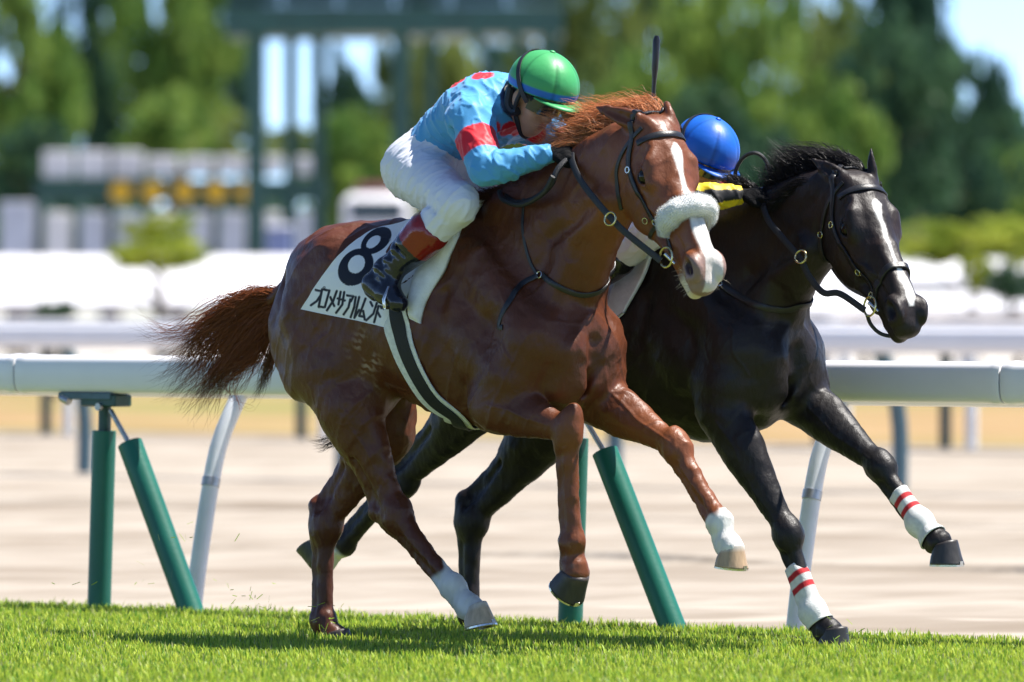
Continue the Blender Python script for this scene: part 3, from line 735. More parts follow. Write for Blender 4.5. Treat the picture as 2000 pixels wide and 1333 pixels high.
    def sock(j, k_, lim, soft=.02, seed=0, strength=1.0):
        d = unit(k_ - j); L = np.linalg.norm(k_ - j); t = ((V - j) @ d) / L; rr = np.linalg.norm(V - j - np.outer(t * L, d), axis=1)
        return (np.clip((t - lim + .06 * vnoise(V, 70, seed)) / soft, 0, 1) * (rr < .12) * (t < 1.9) * strength)[:, None]
    q = sock(P(1322, 873, .15), P(1407, 1018, .14), .86, .05, 2); col = col * (1 - q) + wht * q
    q = sock(P(772, 1003, -.13), P(886, 1146, -.11), .74, .05, 4); col = col * (1 - q) + wht * .95 * q
    # thin pale streak down the near front pastern, old sweat at the flank
    k1, f1 = P(1110, 838, -.17), P(1119, 1062, -.15)
    t = ((V - k1) @ unit(f1 - k1)) / np.linalg.norm(f1 - k1); rr = np.linalg.norm(V - k1 - np.outer(t * np.linalg.norm(f1 - k1), unit(f1 - k1)), axis=1)
    q = (np.clip((t - .52) / .1, 0, 1) * np.clip((1.22 - t) / .1, 0, 1) * np.clip(((V[:, 0] * .35 - V[:, 1]) - (k1[0] * .35 - k1[1]) - .030 + .006 * vnoise(V, 22, 9)) / .01, 0, 1) * (rr < .08) * .55)[:, None]
    col = col * (1 - q) + wht * q
    fl = np.exp(-(((V[:, 0] + .36) / .055) ** 2 + ((V[:, 2] - 1.06) / .09) ** 2)) * (V[:, 1] < 0) * np.clip(vnoise(V * [1, 1, .5], 130, 21) + .25, 0, 1)
    fl = fl * np.clip(vnoise(V, 330, 22) * 2 + .3, 0, 1)
    col = col + fl[:, None] * np.array([.26, .23, .19]) * .9
    body = mesh_obj('body', V, Fq, M['coat_chestnut'], root, col=np.clip(col, 0, 1))
    horn_l = [(.60, .52, .42), (.56, .41, .26), (.40, .30, .20)]; horn_d = [(.06, .045, .04), (.035, .032, .032), (.03, .03, .03)]
    make_hoof('hoof', P(1122, 1124, -.145), math.radians(44), -.25, horn_d, root, 1.12)
    make_hoof('hoof', P(1428, 1074, .135), math.radians(6), 0, [(.55, .50, .44), (.44, .30, .18), (.40, .28, .17)], root, .98)
    make_hoof('hoof', P(930, 1192, -.10), math.radians(-14), 0, horn_l, root, .98)
    make_hoof('hoof', P(660, 1240, .12), math.radians(0), 0, horn_d, root, .95)
    for s in (-1, 1):
        e = sphere(Mesh(), H(.179, -.073, s * .086), .0285); e.obj('eye', M['eye'], root, smooth=True)
    return dict(root=root, f=f, H=H, body=body)
CH = build_chestnut()
# ---- the black
def build_black():
    P = FB
    root = empty('racehorse', (OB[0], OB[1], 0), -TH)
    tag(root, 'black racehorse with thin white stripe down its face galloping next to the rail', 'horse', 'racehorses galloping side by side')
    f = Field((-2.05, -.50, -.02), (1.45, .50, 1.95), VOX)
    us = 1.14; dz = -.035
    torso(f, us, dz)
    nk = [R4((.16, 0, 1.30), .27), R4(P(1480, 500, -.01), .215), R4(P(1565, 440, -.03), .170), R4(P(1622, 408, -.045), .138)]
    f.chain(nk, k=.07, flat=(unit((.1, 1, 0)), 1.9), sm=9)
    for s in (-1, 1):
        f.chain([R4(P(1420, 455, 0) + Yx * s * .05, .075), R4(P(1520, 400, 0) + Yx * s * .045, .06), R4(P(1615, 365, -.03) + Yx * s * .035, .05)], k=.06)
        f.chain([R4((.40, s * .11, 1.14), .06), R4(P(1540, 540, 0) + Yx * s * .075, .06), R4(P(1598, 485, -.04) + Yx * s * .06, .05)], k=.04)
        f.chain([R4((.36, s * .20, 1.30), .012), R4(P(1510, 540, 0) + Yx * s * .135, .014), R4(P(1580, 490, -.04) + Yx * s * .105, .012)], k=.05, op='sub')
    f.chain([R4(P(1545, 600, 0), .06), R4(P(1562, 555, -.03), .062), R4(P(1602, 500, -.04), .055)], k=.05)
    poll = P(1684, 341, -.045)
    H = Head(poll, P.vec((.185, -.36, -.52)), P.vec((-.85, -.52, -.10)), 1.08)
    f.chain([R4(H(.02, -.08, 0), .085), R4(H(.10, -.16, 0), .085)], k=.06)
    add_head(f, H)
    add_ear(f, H, 1, P(1583, 309, -.10)); add_ear(f, H, -1, P(1701, 287, .02), .031)
    add_foreleg(f, -1, (.37, -.165, 1.08), P(1408, 800, -.19), P(1540, 1045, -.15), P(1590, 1196, -.14), P(1616, 1228, -.135))
    add_foreleg(f, 1, (.40, .165, 1.06), P(1562, 775, .17), P(1722, 912, .15), P(1798, 1020, .14), P(1828, 1052, .135))
    add_hindleg(f, -1, (-.74, -.15, 1.14), P(938, 785, -.16), P(785, 942, -.12), P(672, 1064, -.11), P(640, 1092, -.10), butt=(-.9, 0, 1.10))
    add_hindleg(f, 1, (-.76, .15, 1.14), P(1075, 842, .16), P(922, 1015, .13), P(920, 1202, .12), P(940, 1234, .12), butt=(-.9, 0, 1.10))
    f.chain([R4((-.96, 0, 1.36), .05), R4((-1.07, 0, 1.30), .04), R4((-1.15, 0, 1.26), .03)], k=.05)
    V, Fq = f.mesh(2)
    N = f.grad(V, .01)
    V = V + N * (.0016 * vnoise(V, 24, 13) + .0010 * vnoise(V * [1, 1, 2.2], 55, 15))[:, None]
    V = horse_veins(f, V, N, H, [(P(1425, 830, -.19), P(1525, 1020, -.15), (0, -.07, .01)), (P(1600, 800, .17), P(1705, 895, .15), (.0, -.06, 0)), ((.30, -.26, 1.28), (.36, -.26, 1.02), (0, 0, 0)), ((.38, -.24, 1.22), (.46, -.20, 1.0), (0, 0, 0))], .6)
    base = np.array([.0095, .0082, .0085]); brown = np.array([.028, .0145, .0105])
    m = np.clip(.5 + .5 * vnoise(V, 5, 18), 0, 1)[:, None] * .35
    ha, hn, hr = H.inv(V)
    headm = (ha > .0) & (ha < .75) & (np.abs(hr) < .14) & (hn > -.30) & (hn < .08)
    m = m + .5 * (headm & (ha < .3))[:, None] * np.clip(vnoise(V, 25, 4)[:, None] + .2, 0, 1)
    col = base * (1 - m) + brown * m
    wob = .006 * vnoise(V, 60, 31)
    bl = polyset(ha, hr + wob, headm & (hn > -.075), [(.115, -.004, .004), (.135, -.004, .022), (.165, -.004, .016), (.20, .002, .007), (.27, .004, .005), (.36, .002, .006), (.44, -.004, .012), (.52, -.010, .017), (.555, -.012, .008)], .006)[:, None]
    col = col * (1 - bl) + np.array([.78, .77, .74]) * bl
    for s in (-1, 1):
        for c, rad, cc in ((H(.553, -.044, s * .052), .030, (.008, .006, .006)), (H(.18, -.08, s * .10), .026, (.008, .006, .006))):
            q = np.clip((rad - np.linalg.norm(V - c, axis=1)) / .008, 0, 1)[:, None]; col = col * (1 - q) + np.array(cc) * q
    j, k_ = P(672, 1064, -.11), P(640, 1092, -.10)
    q = np.clip((.085 - np.linalg.norm(V - lerp(j, k_, .6), axis=1)) / .015, 0, 1)[:, None]
    col = col * (1 - q) + np.array([.62, .60, .55]) * q
    mesh_obj('body', V, Fq, M['coat_black'], root, col=np.clip(col, 0, 1))
    hd = [(.03, .026, .025), (.035, .033, .033), (.06, .055, .05)]
    make_hoof('hoof', P(1630, 1234, -.135), math.radians(8), 0, hd, root, 1.0)
    make_hoof('hoof', P(1846, 1068, .135), math.radians(0), 0, hd, root, 1.02)
    make_hoof('hoof', P(622, 1090, -.10), math.radians(150), 0, [(.12, .11, .10), (.05, .05, .05), (.06, .06, .06)], root, 1.0, False)
    make_hoof('hoof', P(948, 1238, .12), math.radians(0), 0, hd, root, .95)
    for s in (-1, 1): sphere(Mesh(), H(.179, -.073, s * .086), .028).obj('eye', M['eye'], root, smooth=True)
    # leg wraps
    for (A, B), lab in (((P(1548, 1108, -.145), P(1604, 1216, -.138)), 'white leg bandage with two red bands on the lower, ground-touching black foreleg'),
                        ((P(1756, 962, .146), P(1824, 1048, .136)), 'white leg bandage with two red bands on the raised outstretched black foreleg')):
        sm_, ts = sleeve(f, A, B, .002, .005, nr=44)
        t = np.concatenate([[0], ts, [1]]); t = np.repeat(t, 26)
        red = ((t > .13) & (t < .225)) | ((t > .33) & (t < .43))
        cc = np.where(red[:, None], np.array([.50, .012, .02]), np.array([.70, .70, .67]))
        o = mesh_obj('leg_bandage', sm_.V, sm_.F, M['white_tape'], None, col=cc); o.location = root.location; o.rotation_euler = root.rotation_euler
        tag(o, lab, 'bandage', 'bandages on the black forelegs')
    return dict(root=root, f=f, H=H)
BK = build_black()
# ------------------------------------------------------------------ tack of the chestnut
def follow(o, root): o.location = root.location; o.rotation_euler = root.rotation_euler; return o
def thing_on(name, root, label, cat, group=None):
    e = empty(name, root.location, 0); e.rotation_euler = root.rotation_euler
    return tag(e, label, cat, group)

def cloth_patch(P, f, left, right, off, nu=150, nv=120, top=.04, z0=1.2):
    """sheet lying over the back: left/right edges are surface points listed from the lower corner upwards (mount's right side)"""
    def up(q): return q[0], math.atan2(-q[1], q[2] - z0)
    Le = np.array([up(q) for q in left]); Re = np.array([up(q) for q in right])
    fa, fb = Le[0, 1], Re[0, 1]; V = np.zeros((nv * 2 - 1, nu, 3)); O = []; D = []
    iu = lambda E, ph: np.interp(ph, E[::-1, 1], E[::-1, 0])
    for j in range(2 * nv - 1):
        t = (j - nv + 1) / (nv - 1)                                # -1 left hem .. +1 right hem
        for i in range(nu):
            s = i / (nu - 1); ph = abs(t) * (fa * (1 - s) + fb * s); u = iu(Le, ph) * (1 - s) + iu(Re, ph) * s
            d = np.array([0, -math.sin(ph) * (1 if t > 0 else -1), math.cos(ph)]); O.append(np.array([u, 0, z0]) + d * .6); D.append(-d)
    Pm = f.march(np.array(O), np.array(D), off, tmax=.6, step=.002).reshape(2 * nv - 1, nu, 3)
    for _ in range(6):                                             # cloth bridges hollows
        Q = Pm.copy(); Q[1:-1] = .5 * Pm[1:-1] + .25 * (Pm[:-2] + Pm[2:]); Q[:, 1:-1] = .5 * Q[:, 1:-1] + .25 * (Q[:, :-2] + Q[:, 2:]); Pm = Q
    return Pm

def sheet_faces(a, b, base=0):
    i, j = np.meshgrid(np.arange(a - 1), np.arange(b - 1), indexing='ij'); k = base + i * b + j
    return np.stack([k, k + b, k + b + 1, k + 1], -1).reshape(-1, 4)
def thick_sheet(Pm, th, f):
    a, b = Pm.shape[:2]; N = f.grad(Pm.reshape(-1, 3), .015).reshape(a, b, 3); In = Pm - N * th
    V = np.vstack([Pm.reshape(-1, 3), In.reshape(-1, 3)]); n = a * b
    F1 = sheet_faces(a, b); F2 = sheet_faces(a, b, n)[:, ::-1]; rim = []
    e = [(i * b) for i in range(a)]; e2 = [i * b + b - 1 for i in range(a)]; e3 = list(range(b)); e4 = [(a - 1) * b + j for j in range(b)]
    for L in (e, e2, e3, e4):
        for p, q in zip(L[:-1], L[1:]): rim.append((p, q, q + n, p + n))
    return V, np.vstack([F1, F2, np.array(rim)])

def project(P, V):
    W = V @ P.R + P.O                       # local -> world (R rows are the local axes)
    return 1000 + FPX * W[:, 0] / W[:, 1], HORY + FPX * (CAMH - W[:, 2]) / W[:, 1]

def seg_dist(x, y, pts):
    d = np.full(x.shape, 1e9)
    for (ax, ay), (bx, by) in zip(pts[:-1], pts[1:]):
        L = (bx - ax) ** 2 + (by - ay) ** 2 + 1e-9; t = np.clip(((x - ax) * (bx - ax) + (y - ay) * (by - ay)) / L, 0, 1)
        d = np.minimum(d, np.hypot(x - ax - t * (bx - ax), y - ay - t * (by - ay)))
    return d

# strokes of the name on the number cloth, in units of the cloth's own print grid
KANA = [
 [[(196, 782), (258, 796), (246, 840), (205, 900), (145, 942)], [(284, 748), (294, 757), (288, 770), (276, 768), (273, 756), (284, 748)]],
 [[(262, 776), (338, 788), (290, 962), (226, 958), (262, 776)]],
 [[(414, 795), (378, 895), (312, 995)], [(348, 858), (388, 950)]],
 [[(424, 872), (498, 892)], [(455, 802), (432, 935)], [(492, 806), (472, 935), (408, 1020)]],
 [[(522, 838), (588, 850), (562, 900)], [(556, 880), (536, 965), (486, 1038)]],
 [[(612, 856), (596, 960), (560, 1066)], [(648, 856), (598, 1072), (648, 990)]],
 [[(714, 872), (648, 1052), (702, 1062)], [(690, 1002), (706, 1092)]],
 [[(766, 908), (786, 950)], [(832, 918), (796, 1030), (722, 1098)]],
 [[(850, 950), (804, 1118)], [(840, 1012), (866, 1062)], [(872, 952), (880, 972)], [(892, 958), (902, 978)]],
]

def build_tack_chestnut():
    P, f, H, root = FC, CH['f'], CH['H'], CH['root']
    hit = lambda x, y: P.hit(f, x, y)
    # ---- number cloth
    left = [hit(590, 605), hit(612, 570), hit(642, 528), hit(672, 494), hit(706, 466), hit(750, 446), hit(790, 437)]
    right = [hit(776, 644), hit(790, 600), hit(806, 560), hit(826, 510), hit(850, 470), hit(885, 440)]
    left.append(np.array([left[-1][0] + .03, 0, 1.56])); right.append(np.array([right[-1][0], 0, 1.6]))
    Pm = cloth_patch(P, f, left, right, .007, 190, 170)
    V, Fq = thick_sheet(Pm, .004, f)
    Vm = V.copy(); Vm[:, 1] = -np.abs(Vm[:, 1]); x, y = project(P, Vm)
    cx, cy = (x - 580) * 5.332, (y - 420) * 5.332
    ink = np.zeros(len(V))
    def ell2(c, a, b, ang):
        dx, dy = cx - c[0], cy - c[1]; ca, sa = math.cos(ang), math.sin(ang); return np.hypot((dx * ca + dy * sa) / a, (-dx * sa + dy * ca) / b)
    A = math.radians(-58)
    out = np.minimum(ell2((612, 545), 215, 165, math.radians(-50)), ell2((825, 268), 185, 112, math.radians(-38)))
    hole = np.minimum(ell2((620, 515), 100, 80, math.radians(-55)), ell2((796, 282), 86, 48, math.radians(-40)))
    ink = np.clip((1 - out) * 60, 0, 1) * np.clip((hole - 1) * 40, 0, 1)
    kn = np.zeros(len(V))
    for g in KANA:
        for st in g: kn = np.maximum(kn, np.clip(((5.0 if st[0] == st[-1] and len(st) > 5 else 13.0) - seg_dist(cx, cy, st)) / 5 + .5, 0, 1))
    ink = np.maximum(ink, kn * (V[:, 1] < 0))
    col = np.array([.80, .81, .82]) * (1 - ink[:, None]) + np.array([.012, .014, .026]) * ink[:, None]
    o = follow(mesh_obj('number_cloth', V, Fq, M['cloth'], None, col=col), root)
    tag(o, 'white number cloth printed with a large 8 and katakana name on the chestnut', 'saddle cloth')
    # ---- white saddle pad showing in front of the boot
    left = [hit(803, 622), hit(800, 590), hit(806, 555), hit(824, 515), hit(850, 480), hit(880, 452)]
    right = [hit(826, 632), hit(835, 592), hit(855, 560), hit(876, 520), hit(895, 478), hit(915, 440)]
    left.append(np.array([left[-1][0], 0, 1.58])); right.append(np.array([right[-1][0], 0, 1.6]))
    Pm = cloth_patch(P, f, left, right, .034, 26, 70)
    N = f.grad(Pm.reshape(-1, 3), .015).reshape(Pm.shape)
    s = np.linspace(-1, 1, 26); prof = (1 - np.abs(s) ** 3)[None, :, None]
    j = np.linspace(-1, 1, Pm.shape[0]); pj = np.clip((1 - np.abs(j)) / .04, 0, 1)[:, None, None] ** .5
    Pm = Pm - N * (.026 * (1 - prof * pj))
    V, Fq = thick_sheet(Pm, .014, f)
    V = V + f.grad(V, .02) * (.004 * vnoise(V, 30, 77))[:, None]
    o = follow(mesh_obj('saddle_pad', V, Fq, M['pad'], None), root)
    tag(o, 'padded white saddle pad in front of the green-capped rider\'s boot', 'saddle pad')
    # ---- small racing saddle under the rider
    sdl = thing_on('saddle', root, 'small black racing saddle under the rider in sky blue', 'saddle')
    m = Mesh(); rings = []
    for t in np.linspace(-.30, -.04, 12):
        w_ = .10 + .05 * math.sin((t + .30) / .26 * math.pi) * .6; z_ = 1.575 + .015 * abs((t + .16) / .14) ** 2
        rings.append([np.array([t, w_ * math.sin(q), z_ - (1 - math.cos(q)) * .16 * w_ / .15]) for q in np.linspace(-1.25, 1.25, 13)] + [np.array([t, w_ * .96 * math.sin(q), z_ - .015 - (1 - math.cos(q)) * .16 * w_ / .15]) for q in np.linspace(1.25, -1.25, 13)])
    m.loft(rings); m.obj('seat', M['leather'], sdl, smooth=True)
    for s_ in (-1, 1):
        m = Mesh(); a = np.array([-.10, s_ * .24, 1.50]); b = np.array([-.12, s_ * .365, 1.33])
        m.tube([a, lerp(a, b, .5) + [0, s_ * .03, 0], b], .006, 6); m.obj('stirrup_leather', M['leather'], sdl, smooth=True)
        m = Mesh(); c = b + [.0, 0, -.05]
        m.tube([c + [0, -.05, -.03], c + [0, -.055, .0], c + [0, -.03, .045], c + [0, 0, .055], c + [0, .03, .045], c + [0, .055, 0], c + [0, .05, -.03], c + [0, -.05, -.03]], .006, 8); m.obj('stirrup_iron', M['steel'], sdl, smooth=True)
    # ---- girth: white web with black elastic over it, right round the barrel
    path = [hit(*q) for q in ((772, 600), (780, 650), (793, 692), (815, 738), (846, 782))]
    path = [q for q in path if q[1] < -.05]
    path = path + [np.array([P(896, 818, -.10)[0], -.12, .84]), np.array([P(905, 834, 0)[0], 0, .79])]
    path = path + [q * [1, -1, 1] for q in path[-2::-1]]
    g = thing_on('girth', root, 'white girth with a wide black centre stripe round the chestnut\'s belly', 'girth')
    m, _ = ribbon(f, path, .118, .006, .002, 120); m.obj('web_band', M['girth_white'], g, smooth=True)
    sh = [q + [.012, 0, 0] for q in path]
    m, _ = ribbon(f, sh, .062, .004, .009, 120); m.obj('elastic_band', M['girth_black'], g, smooth=True)
    # ---- breast collar and neck strap
    bc = thing_on('breastplate', root, 'black leather breast collar and neck strap on the chestnut', 'harness')
    pts = [hit(*q) for q in ((1062, 538), (1100, 565), (1130, 575), (1160, 573), (1185, 555), (1196, 528))]
    far = P(1180, 470, .16)
    m, _ = ribbon(f, pts + [far], .020, .005, .003, 60); m.obj('chest_strap', M['leather'], bc, smooth=True)
    pts = [hit(*q) for q in ((1024, 388), (1022, 430), (1026, 475), (1040, 520), (1052, 538))]
    m, _ = ribbon(f, pts, .012, .004, .003, 40); m.obj('neck_strap', M['leather'], bc, smooth=True)
    pts = [hit(*q) for q in ((1052, 538), (1020, 556), (995, 590), (980, 622), (976, 640), (984, 640))]
    m, _ = ribbon(f, pts, .020, .004, .004, 40); m.obj('girth_strap', M['leather'], bc, smooth=True)
    c = hit(1056, 538); ring_mesh(c + f.grad(c)[0] * .008, f.grad(c)[0], .012, .003).obj('ring', M['steel'], bc, smooth=True)
    # ---- bridle
    br = thing_on('bridle', root, 'black leather bridle with bit rings on the chestnut\'s head', 'bridle')
    def strap(pp, wd=.020, th=.005, n=60, name='strap', mt='leather'):
        m, Q = ribbon(f, [H(*q) for q in pp], wd, th, .002, n); return m.obj(name, M[mt], br, smooth=True), Q
    for s in (-1, 1):
        strap([(-.03, -.05, s * .075), (.03, -.065, s * .098), (.11, -.12, s * .105), (.24, -.125, s * .10), (.36, -.125, s * .078), (.445, -.122, s * .062)], .021, .006, 70, 'cheekpiece')
        strap([(.02, -.02, s * .07), (.05, -.12, s * .10), (.10, -.22, s * .075), (.13, -.262, s * .03), (.135, -.27, 0)], .015, .005, 60, 'throat_lash')
        strap([(.33, -.20, s * .04), (.34, -.13, s * .085), (.335, -.06, s * .075)], .016, .005, 30, 'noseband_strap')
    strap([(.06, -.05, .098), (.062, -.01, .075), (.068, .015, 0), (.062, -.01, -.075), (.06, -.05, -.098)], .024, .006, 70, 'browband')
    strap([(-.03, -.05, .075), (-.065, -.02, 0), (-.03, -.05, -.075)], .024, .006, 40, 'headpiece')
    for s in (-1, 1):
        c = H(.462, -.128, s * .076)
        ring_mesh(c, H.r * s + H.n * .15, .036, .0042).obj('bit_ring', M['brass'], br, smooth=True)
        m = Mesh(); m.tube([H(.455, -.118, s * .082), H(.50, -.108, s * .064)], [.0075, .0055], 10); m.obj('bit_bar', M['steel'], br, smooth=True)
    # buckles
    for q in ((.12, -.125, .112), (.335, -.125, .092), (.30, -.16, .085)):
        c = f.snap(H(*q), .008)[0]; ring_mesh(c, f.grad(c)[0], .011, .0022, 12, 6).obj('buckle', M['steel'], br, smooth=True)
    # reins
    R1 = [H(.462, -.150, .085), P(1222, 455, -.20), P(1195, 428, -.21), P(1160, 388, -.20), P(1132, 350, -.17), P(1118, 318, -.14), P(1116, 300, -.115)]
    m, _ = ribbon(f, R1, .024, .005, 0, 60, snap=False, nrm=unit(P.vec((-.5, -.85, .1)))); m.obj('rein', M['rubber'], br, smooth=True)
    R2 = [H(.462, -.150, -.085), P(1290, 440, .22), P(1240, 380, .22), P(1180, 320, .16), P(1150, 290, .10)]
    m, _ = ribbon(f, R2, .024, .005, 0, 50, snap=False, nrm=unit((0, 1, .3))); m.obj('rein', M['rubber'], br, smooth=True)
    R3 = [P(1116, 304, -.11), P(1090, 330, -.17), P(1075, 362, -.19), P(1045, 388, -.18), P(1010, 396, -.16), P(990, 384, -.12), P(1004, 366, -.07), P(1050, 345, -.04), P(1120, 300, .0)]
    m = Mesh(); m.tube(catmull(R3, 60), .011, 8); m.obj('rein_loop', M['rubber'], br, smooth=True)
    R4_ = [P(1080, 345, -.20), P(1060, 378, -.20), P(1020, 400, -.19), P(985, 392, -.17), P(975, 375, -.13)]
    m = Mesh(); m.tube(catmull(R4_, 40), .010, 8); m.obj('rein_loop', M['rubber'], br, smooth=True)
    c = P(1192, 428, -.225); ring_mesh(c, P.vec((-.6, -.8, .2)), .024, .0038).obj('martingale_ring', M['brass'], br, smooth=True)
    # ---- fleece noseband
    e = thing_on('fleece_noseband', root, 'thick white sheepskin noseband across the chestnut\'s nose', 'noseband')
    path = catmull(f.snap([H(*q) for q in ((.385, -.105, .066), (.360, -.06, .066), (.350, -.012, .036), (.350, .004, 0), (.350, -.012, -.036), (.360, -.06, -.066), (.38, -.10, -.066))], .016), 50)
    rr = .042 * np.clip(np.sin(np.linspace(.12, math.pi - .12, 50)) * 1.6, .35, 1) ** .7
    m = Mesh(); m.tube(path, rr, 26); V = np.array(m.V)
    c0 = np.repeat(path, 26, axis=0); d = V - c0; d /= np.linalg.norm(d, axis=1, keepdims=True)
    V = V + d * (.003 * vnoise(V, 90, 5) + .0015 * vnoise(V, 260, 6))[:, None]
    mesh_obj('roll', V, m.F, M['fleece'], e)
    rr_ = np.random.default_rng(3); n = 16000; k = rr_.integers(0, len(V), n); b = V[k]; dd = unit_rows(d[k] + rr_.normal(0, .30, (n, 3))); ln = .004 + .007 * rr_.random(n)
    sdv = unit_rows(np.cross(dd, rr_.normal(0, 1, (n, 3)))) * .0006
    T = np.stack([b - sdv, b + sdv, b + dd * ln[:, None]], 1).reshape(-1, 3)
    o = mesh_obj('wool', T, np.arange(3 * n).reshape(-1, 3), M['fleece'], e, smooth=False); o['kind'] = 'stuff'

def unit_rows(a): return a / (np.linalg.norm(a, axis=1, keepdims=True) + 1e-9)

def hair_chestnut():
    P, f, H, root = FC, CH['f'], CH['H'], CH['root']; r = np.random.default_rng(11)
    def cf(t, s, g):
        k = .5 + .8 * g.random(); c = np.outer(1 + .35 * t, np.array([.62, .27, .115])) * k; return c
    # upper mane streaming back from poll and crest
    G = [[P(1302, 246, .04), P(1290, 214, .05), P(1262, 198, .05), P(1222, 206, .04), P(1190, 222, .03)],
         [P(1288, 250, .03), P(1258, 214, .05), P(1210, 222, .04), P(1150, 224, .01), P(1080, 208, -.02)],
         [P(1262, 258, .02), P(1225, 230, .03), P(1175, 236, .01), P(1110, 236, -.03), P(1048, 220, -.05)],
         [P(1235, 270, .0), P(1200, 246, .0), P(1150, 252, -.03), P(1095, 258, -.06), P(1045, 246, -.08)],
         [P(1200, 286, -.02), P(1168, 266, -.03), P(1130, 268, -.05), P(1088, 282, -.08), P(1046, 268, -.1)],
         [P(1160, 305, -.03), P(1130, 284, -.05), P(1100, 286, -.08), P(1066, 296, -.1), P(1042, 286, -.1)]]
    V, F_, C = strands(G, 2600, r, .35, .024, .016, .0010, 12, cf, .86)
    mesh_obj('mane', V, F_, M['hair'], root, col=C)
    def cd(t, s, g):
        k = .7 + .5 * g.random(); return np.outer(1 + .3 * t, np.array([.10, .034, .016])) * k
    G = [[P(1150, 315, -.02), P(1120, 322, -.06), P(1085, 342, -.09), P(1050, 350, -.10)],
         [P(1090, 345, -.02), P(1060, 345, -.06), P(1020, 362, -.09), P(985, 365, -.10)],
         [P(1030, 368, -.02), P(1000, 366, -.06), P(965, 380, -.10), P(935, 382, -.10)],
         [P(985, 388, -.02), P(955, 384, -.06), P(930, 385, -.12), P(915, 372, -.12)]]
    V, F_, C = strands(G, 1100, r, .5, .016, .008, .0011, 9, cd, .5)
    mesh_obj('mane', V, F_, M['hair'], root, col=C)
    # forelock pulled back between the ears
    G = [[P(1312, 262, .02), P(1300, 232, .04), P(1280, 206, .05), P(1250, 194, .05)], [P(1296, 268, -.02), P(1275, 236, .0), P(1248, 216, .02), P(1215, 212, .02)], [P(1275, 272, -.05), P(1255, 246, -.03), P(1228, 232, .0), P(1195, 230, .0)]]
    V, F_, C = strands(G, 900, r, .4, .015, .010, .0010, 9, cf, .82)
    mesh_obj('forelock', V, F_, M['hair'], root, col=C)
    # tail
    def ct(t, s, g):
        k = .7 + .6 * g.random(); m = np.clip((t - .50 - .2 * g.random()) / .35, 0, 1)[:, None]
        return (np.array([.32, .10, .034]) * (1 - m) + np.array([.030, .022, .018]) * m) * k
    G = [[P(560, 570, .0), P(505, 572, .0), P(450, 590, .0), P(395, 625, .0), P(330, 652, .02), P(280, 660, .03)],
         [P(560, 575, .0), P(505, 580, .0), P(455, 605, .0), P(400, 650, .0), P(350, 720, .02), P(300, 752, .03)],
         [P(560, 582, .0), P(510, 592, .0), P(462, 625, .0), P(412, 680, .0), P(365, 745, .02), P(318, 785, .02)],
         [P(560, 590, .0), P(515, 605, .0), P(470, 645, .0), P(425, 705, -.0), P(385, 765, .0), P(345, 810, .0)],
         [P(560, 598, .0), P(520, 620, .0), P(482, 660, .0), P(442, 715, .0), P(408, 770, .0), P(385, 825, .0)],
         [P(560, 604, .0), P(525, 635, .0), P(495, 675, .0), P(462, 715, .0), P(430, 745, .0), P(405, 780, .0)],
         [P(560, 610, .0), P(532, 645, .0), P(512, 685, .0), P(490, 715, .0), P(455, 735, .0), P(425, 752, .0)]]
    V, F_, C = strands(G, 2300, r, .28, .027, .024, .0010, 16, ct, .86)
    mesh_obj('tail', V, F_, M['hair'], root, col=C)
    def cl(t, s, g):
        k = .7 + .6 * g.random(); m = np.clip((t - .3) / .5, 0, 1)[:, None]; return (np.array([.24, .085, .03]) * (1 - m) + np.array([.16, .11, .06]) * m) * k
    G = [[P(540, 640, .02), P(530, 680, .02), P(520, 715, .02), P(512, 745, .02), P(492, 795, .02)], [P(545, 660, .02), P(535, 700, .02), P(528, 725, .02), P(515, 750, .02), P(505, 770, .02)]]
    V, F_, C = strands(G, 160, r, .5, .012, .012, .0009, 12, cl, .5)
    mesh_obj('tail_wisp', V, F_, M['hair'], root, col=C)
    G = [[P(420, 610, .0), P(380, 625, .0), P(330, 635, .0), P(290, 615, .02), P(262, 590, .03)], [P(410, 640, .0), P(370, 660, .0), P(330, 668, .0), P(290, 668, .02), P(255, 656, .03)], [P(480, 720, .0), P(462, 760, .0), P(470, 790, .0), P(500, 800, .0), P(530, 770, .0)]]
    V, F_, C = strands(G, 70, r, .6, .010, .012, .0008, 12, ct, .5)
    mesh_obj('tail_wisp', V, F_, M['hair'], root, col=C)
    # feathers behind the stifle, whiskers
    G = [[P(660, 845, .1), P(640, 852, .1), P(615, 858, .1), P(595, 850, .1)], [P(665, 870, .1), P(648, 872, .1), P(630, 880, .1), P(610, 876, .1)]]
    V, F_, C = strands(G, 60, r, .4, .010, .004, .0007, 8, lambda t, s, g: np.tile(np.array([.02, .012, .01]), (len(t), 1)), .3)
    mesh_obj('tail_wisp', V, F_, M['hair'], root, col=C)
    V = []
    w_ = []
    for q in range(46):
        a = .53 + .08 * r.random(); s = 1 if r.random() < .6 else -1; n_ = -.05 - .10 * r.random()
        b = f.snap(H(a, n_, s * .06), 0.)[0]; w_.append((b, unit(f.grad(b)[0] + r.normal(0, .35, 3))))
    m = Mesh()
    for b, d in w_: L = .02 + .03 * r.random(); m.tube([b, b + d * L * .6, b + d * L + [0, 0, -.006]], [.0005, .0004, .0002], 4)
    m.obj('whiskers', mat('whisker', (.45, .38, .30), rough=.5), root)['kind'] = 'stuff'

build_tack_chestnut()
hair_chestnut()
# ------------------------------------------------------------------ riders
TILT = np.array([[.8, 0, .6], [0, 1., 0], [-.6, 0, .8]])
def ridge(V, sc, seed): return np.clip(1 - np.abs(vnoise(V, sc, seed)) * 1.5, 0, 1) ** 2.5
def capsule(m, a, b, r, n=10): m.tube([lerp(a, b, t) for t in np.linspace(0, 1, 5)], r, n)

